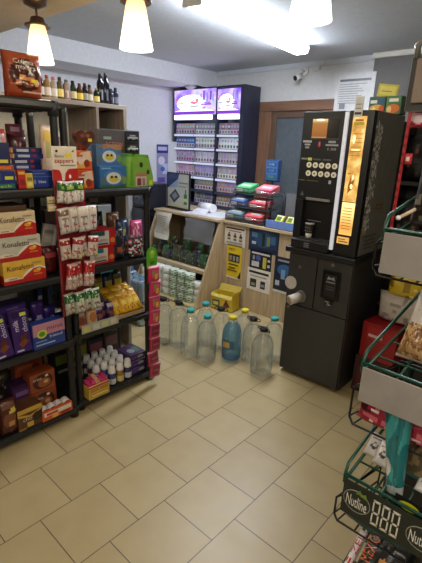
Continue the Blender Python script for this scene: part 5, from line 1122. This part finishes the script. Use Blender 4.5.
# red clip strip on the left of the rack
rs = thing('clip_strip', 'narrow red perforated clip strip hanging at the left of the green rack', 'clip strip', (-.346, 1.0, 1.437), 0)
b = MB(); b.box(-.003, .003, -.002, .002, 0, .25, mat((170, 30, 34), .4)); b.art((-.003, -.002, 0), (.006, 0, 0), (0, 0, .25), [('r', .25, .03 + .075 * i, .75, .06 + .075 * i, (90, 16, 20)) for i in range(12)]); b.build('strip', rs)
b = MB(); b.tube([(0, 0, .245), (.01, .015, .255), (.03, .035, .25)], .0025, CHROME); b.build('hook', rs)
pouch('candy_packet', 'small red and white packet clipped halfway up the red clip strip', 'candy packet', .015, .024, .008, (170, 40, 46), [('r', .2, .3, .7, .7, (214, 190, 180))], (-.331, .992, 1.575), 10, None, 6, 6)
pouch('candy_bag', 'crumpled pink and white bag hanging under the rack header board', 'candy bag', .09, .04, .035, (176, 40, 74), [('n', 0, 0, 1, 1, 5, .1, (226, 170, 190)), ('e', .35, .5, .25, .25, (230, 210, 214))], (-.315, 1.03, 1.652), 0, None, 16, 12, seed=3)
# top tray: big dark bags
DK = [('n', 0, 0, 1, 1, 6, .22, (74, 70, 64)), ('n', 0, 0, 1, 1, 11, .38, (120, 112, 100))]
pouch('snack_bag', 'black foil snack bag in the top tray of the green rack, left one', 'bag', .13, .24, .09, (30, 27, 25), DK + [('e', .42, .40, .16, .07, (206, 206, 40)), ('p', [(.55, .6), (.95, .9), (.95, .6)], (150, 124, 44))], (-.262, 1.06, 1.438), 0, 'black snack bags in the top tray', 16, 20, seed=3, rx=-6)
pouch('snack_bag', 'black and gold snack bag at the back of the green rack top tray', 'bag', .16, .26, .08, (34, 30, 28), [('p', [(.5, .5), (1, .5), (1, .9)], (170, 140, 40)), ('n', 0, 0, 1, 1, 6, .25, (70, 64, 60)), ('r', .62, .45, 1, .8, (150, 124, 44))], (-.255, 1.21, 1.458), 0, 'black snack bags in the top tray', 14, 16, seed=7)
pouch('snack_bag', 'black snack bag in the top tray of the green rack, at the photo edge', 'bag', .16, .26, .10, (32, 29, 27), DK + [('r', .1, .55, .4, .8, (170, 140, 40))], (-.09, 1.08, 1.440), 0, 'black snack bags in the top tray', 14, 16, seed=11, rx=-6)
b = MB(); b.tube([(-.33, .99, 1.462), (-.29, 1.10, 1.50)], .004, mat((196, 170, 140), .4)); b.ellipsoid((-.33, .988, 1.462), .006, .006, .006, mat((230, 226, 216), .4), 8, 6); b.build('rod_highlight', rk)  # pale rod and white tip stand in for the tray rod's highlight
# second tray: clear bags of nuts
NUT = [(176, 136, 88), (196, 160, 110), (150, 108, 66), (120, 84, 52)]
def nutbag(label, x, y, z, w, h, seed):
    its = [('r', 0, .0, 1, .40, NUT[0])] + [('n', 0, .0, 1, .46, 9 + q * 2.7, .02 + .06 * q, NUT[q]) for q in range(4)] + [('n', .15, .74, .85, 1, 3, -.05, (90, 140, 84)), ('n', .0, .44, 1, .8, 6, .25, (182, 172, 160))]
    pouch('nut_bag', label, 'bag of nuts', w, h, .10, (206, 198, 188), its, (x, y, z), 0, 'clear bags of nuts in the second tray', 34, 44, rx=-14, seed=seed, rough=.2, taper=.3)
nutbag('clear bag of walnuts with a green top at the second tray left end', -.225, 1.06, 1.102, .16, .22, 5)
nutbag('clear bag of walnuts further right in the second tray at the photo edge', -.05, 1.07, 1.102, .17, .22, 9)
# third tray
pouch('snack_bag', 'crumpled turquoise foil bag standing upright at the front of the third tray', 'bag', .040, .25, .045, (30, 106, 108), [('n', 0, .1, 1, 1, 3.2, .12, (58, 140, 138)), ('n', 0, .1, 1, 1, 4.1, .25, (20, 80, 84)), ('r', 0, .05, 1, .16, (170, 178, 174)), ('e', .1, .36, .3, .10, (190, 190, 180))], (-.222, .985, .757), 0, None, 26, 64, seed=5, rx=-2, ry=-7, rough=.25, taper=-.75)
pouch('snack_bag', 'dark teal nut bag with a clear window and yellow tag behind the turquoise bag', 'bag', .16, .235, .05, (30, 92, 92), [('r', .1, .1, .9, .5, (96, 86, 62)), ('n', .1, .1, .9, .5, 9, .05, (150, 126, 86)), ('r', .05, .5, .95, .58, (130, 150, 146)), ('e', .26, .70, .15, .07, (226, 226, 50)), ('r', .5, .84, .8, .92, (56, 140, 140))], (-.175, 1.06, .772), 0, None, 24, 30, seed=6, rx=-10)
for i, (x, y, lb) in enumerate([(-.318, 1.06, 'white and black snack packet in the third tray, at its left end'), (-.285, 1.04, 'white packet with a dark emblem beside the turquoise bag'), (-.165, 1.02, 'white striped packet in the third tray, right of the turquoise bag'), (-.125, 1.0, 'white packet with red lettering in the third tray at the photo edge')]):
    pouch('snack_packet', lb, 'snack packet', .05, .075, .02, (206, 200, 190), [('e', .45, .40, .22, .14, (60, 54, 52)), ('e', .45, .44, .12, .07, (206, 200, 190)), ('r', .15, .66, .8, .72, (120, 110, 104))] if i < 3 else [('r', .2, .3, .8, .6, (190, 40, 50)), ('r', .2, .7, .8, .8, (40, 80, 60))], (x, y, .778), 0, 'white packets in the third tray', 14, 16, rx=-62, seed=i + 40)
b = MB(); b.box(-.215, -.145, .962, .964, .735, .79, mat((24, 24, 22), .4)); b.art((-.215, .962, .735), (.07, 0, 0), (0, 0, .055), [('e', .5, .62, .36, .22, (196, 196, 40)), ('r', .35, .58, .65, .66, (120, 120, 30))])
tag(b.build('price_ticket', None, (0, 0, 0)), 'black price ticket with a yellow oval in the third tray', 'price ticket')
# fourth tray
pouch('corn_bag', 'dark bag of roasted corn with big orange lettering, lying in the lowest visible tray', 'bag', .135, .27, .05, (38, 36, 36), [('e', .70, .48, .13, .065, (190, 130, 70)), ('e', .56, .42, .11, .055, (170, 110, 60)), ('e', .80, .38, .11, .055, (196, 140, 80)), ('e', .62, .33, .11, .055, (156, 96, 54)), ('e', .52, .52, .09, .045, (200, 140, 80)), ('e', .84, .50, .09, .045, (206, 150, 90)), ('e', .74, .28, .10, .05, (180, 120, 66)), ('r', .55, .80, .92, .84, (110, 100, 96)), ('r', .6, .70, .9, .715, (140, 134, 126)), ('r', .6, .67, .9, .68, (140, 134, 126)), ('r', .6, .64, .9, .65, (140, 134, 126)), ('tv', 'MEXICORN', .17, .70, .54, .24, (216, 108, 44))], (-.244, .985, .325), 0, None, 26, 40, seed=4, rx=-66)
pouch('snack_bag', 'dark brown bag with a blue patch in the lowest visible tray', 'bag', .125, .27, .05, (56, 42, 34), [('e', .35, .55, .3, .2, (50, 100, 180)), ('n', 0, 0, 1, 1, 6, .25, (90, 70, 54)), ('e', .40, .66, .14, .06, (196, 212, 230)), ('r', .7, .2, .9, .8, (80, 50, 36))], (-.103, .985, .325), 0, None, 18, 24, seed=8, rx=-64)
pouch('snack_packet', 'narrow red and white lettered packet at the left end of the lowest visible tray', 'snack packet', .026, .20, .02, (206, 196, 190), [('n', 0, 0, 1, .5, 5, .1, (180, 40, 44)), ('tv', 'ZEL', .5, .75, .36, .7, (170, 30, 36))], (-.327, .985, .33), 0, None, 8, 14, rx=-66, seed=3)
# things in the side baskets
pouch('foil_bag', 'shiny crimson foil bag in the black side basket under the second tray', 'bag', .225, .092, .07, (150, 26, 52), [('n', 0, 0, 1, 1, 7, .22, (206, 96, 110)), ('n', 0, 0, 1, 1, 10, .4, (226, 214, 210)), ('n', 0, 0, 1, 1, 5, .3, (70, 14, 26))], (-.258, 1.036, .902), 0, None, 20, 14, seed=4, rough=.15)
pouch('foil_bag', 'dark green-blue bag in the lowest black side basket of the rack', 'bag', .205, .085, .07, (30, 64, 68), [('n', 0, 0, 1, 1, 5, .25, (40, 80, 80))], (-.262, 1.04, .567), 0, None, 14, 10, seed=7)
pouch('foil_bag', 'dark red bag in the topmost black side basket of the rack', 'bag', .2, .08, .08, (96, 18, 24), [('n', 0, 0, 1, 1, 6, .3, (150, 60, 60)), ('n', 0, 0, 1, 1, 9, .42, (206, 180, 120))], (-.25, 1.045, 1.324), 0, None, 14, 10, seed=9)

# ================================================================== CAMERA
f, pitch, roll, yaw = 425.21, .308351, .0379832, .731157
F = Vector((-math.sin(yaw) * math.cos(pitch), math.cos(yaw) * math.cos(pitch), -math.sin(pitch)))
r0 = Vector((math.cos(yaw), math.sin(yaw), 0)); u0 = r0.cross(F)
rr = math.cos(roll) * r0 + math.sin(roll) * u0; uu = -math.sin(roll) * r0 + math.cos(roll) * u0
cd = bpy.data.cameras.new('camera'); cam = bpy.data.objects.new('camera', cd); COL.objects.link(cam)
Mx = Matrix((rr, uu, -F)).transposed().to_4x4(); Mx.translation = (0, 0, 1.6)
cam.matrix_world = Mx
cd.sensor_fit = 'VERTICAL'; cd.sensor_height = 36; cd.lens = f * 36 / 563; cd.clip_start = .05
S.camera = cam
S.cycles.transparent_max_bounces = 48
S.cycles.max_bounces = 8
S.cycles.sample_clamp_indirect = 4
S.view_settings.view_transform = 'Standard'
S.view_settings.exposure = 0.35
S.view_settings.gamma = 1.0
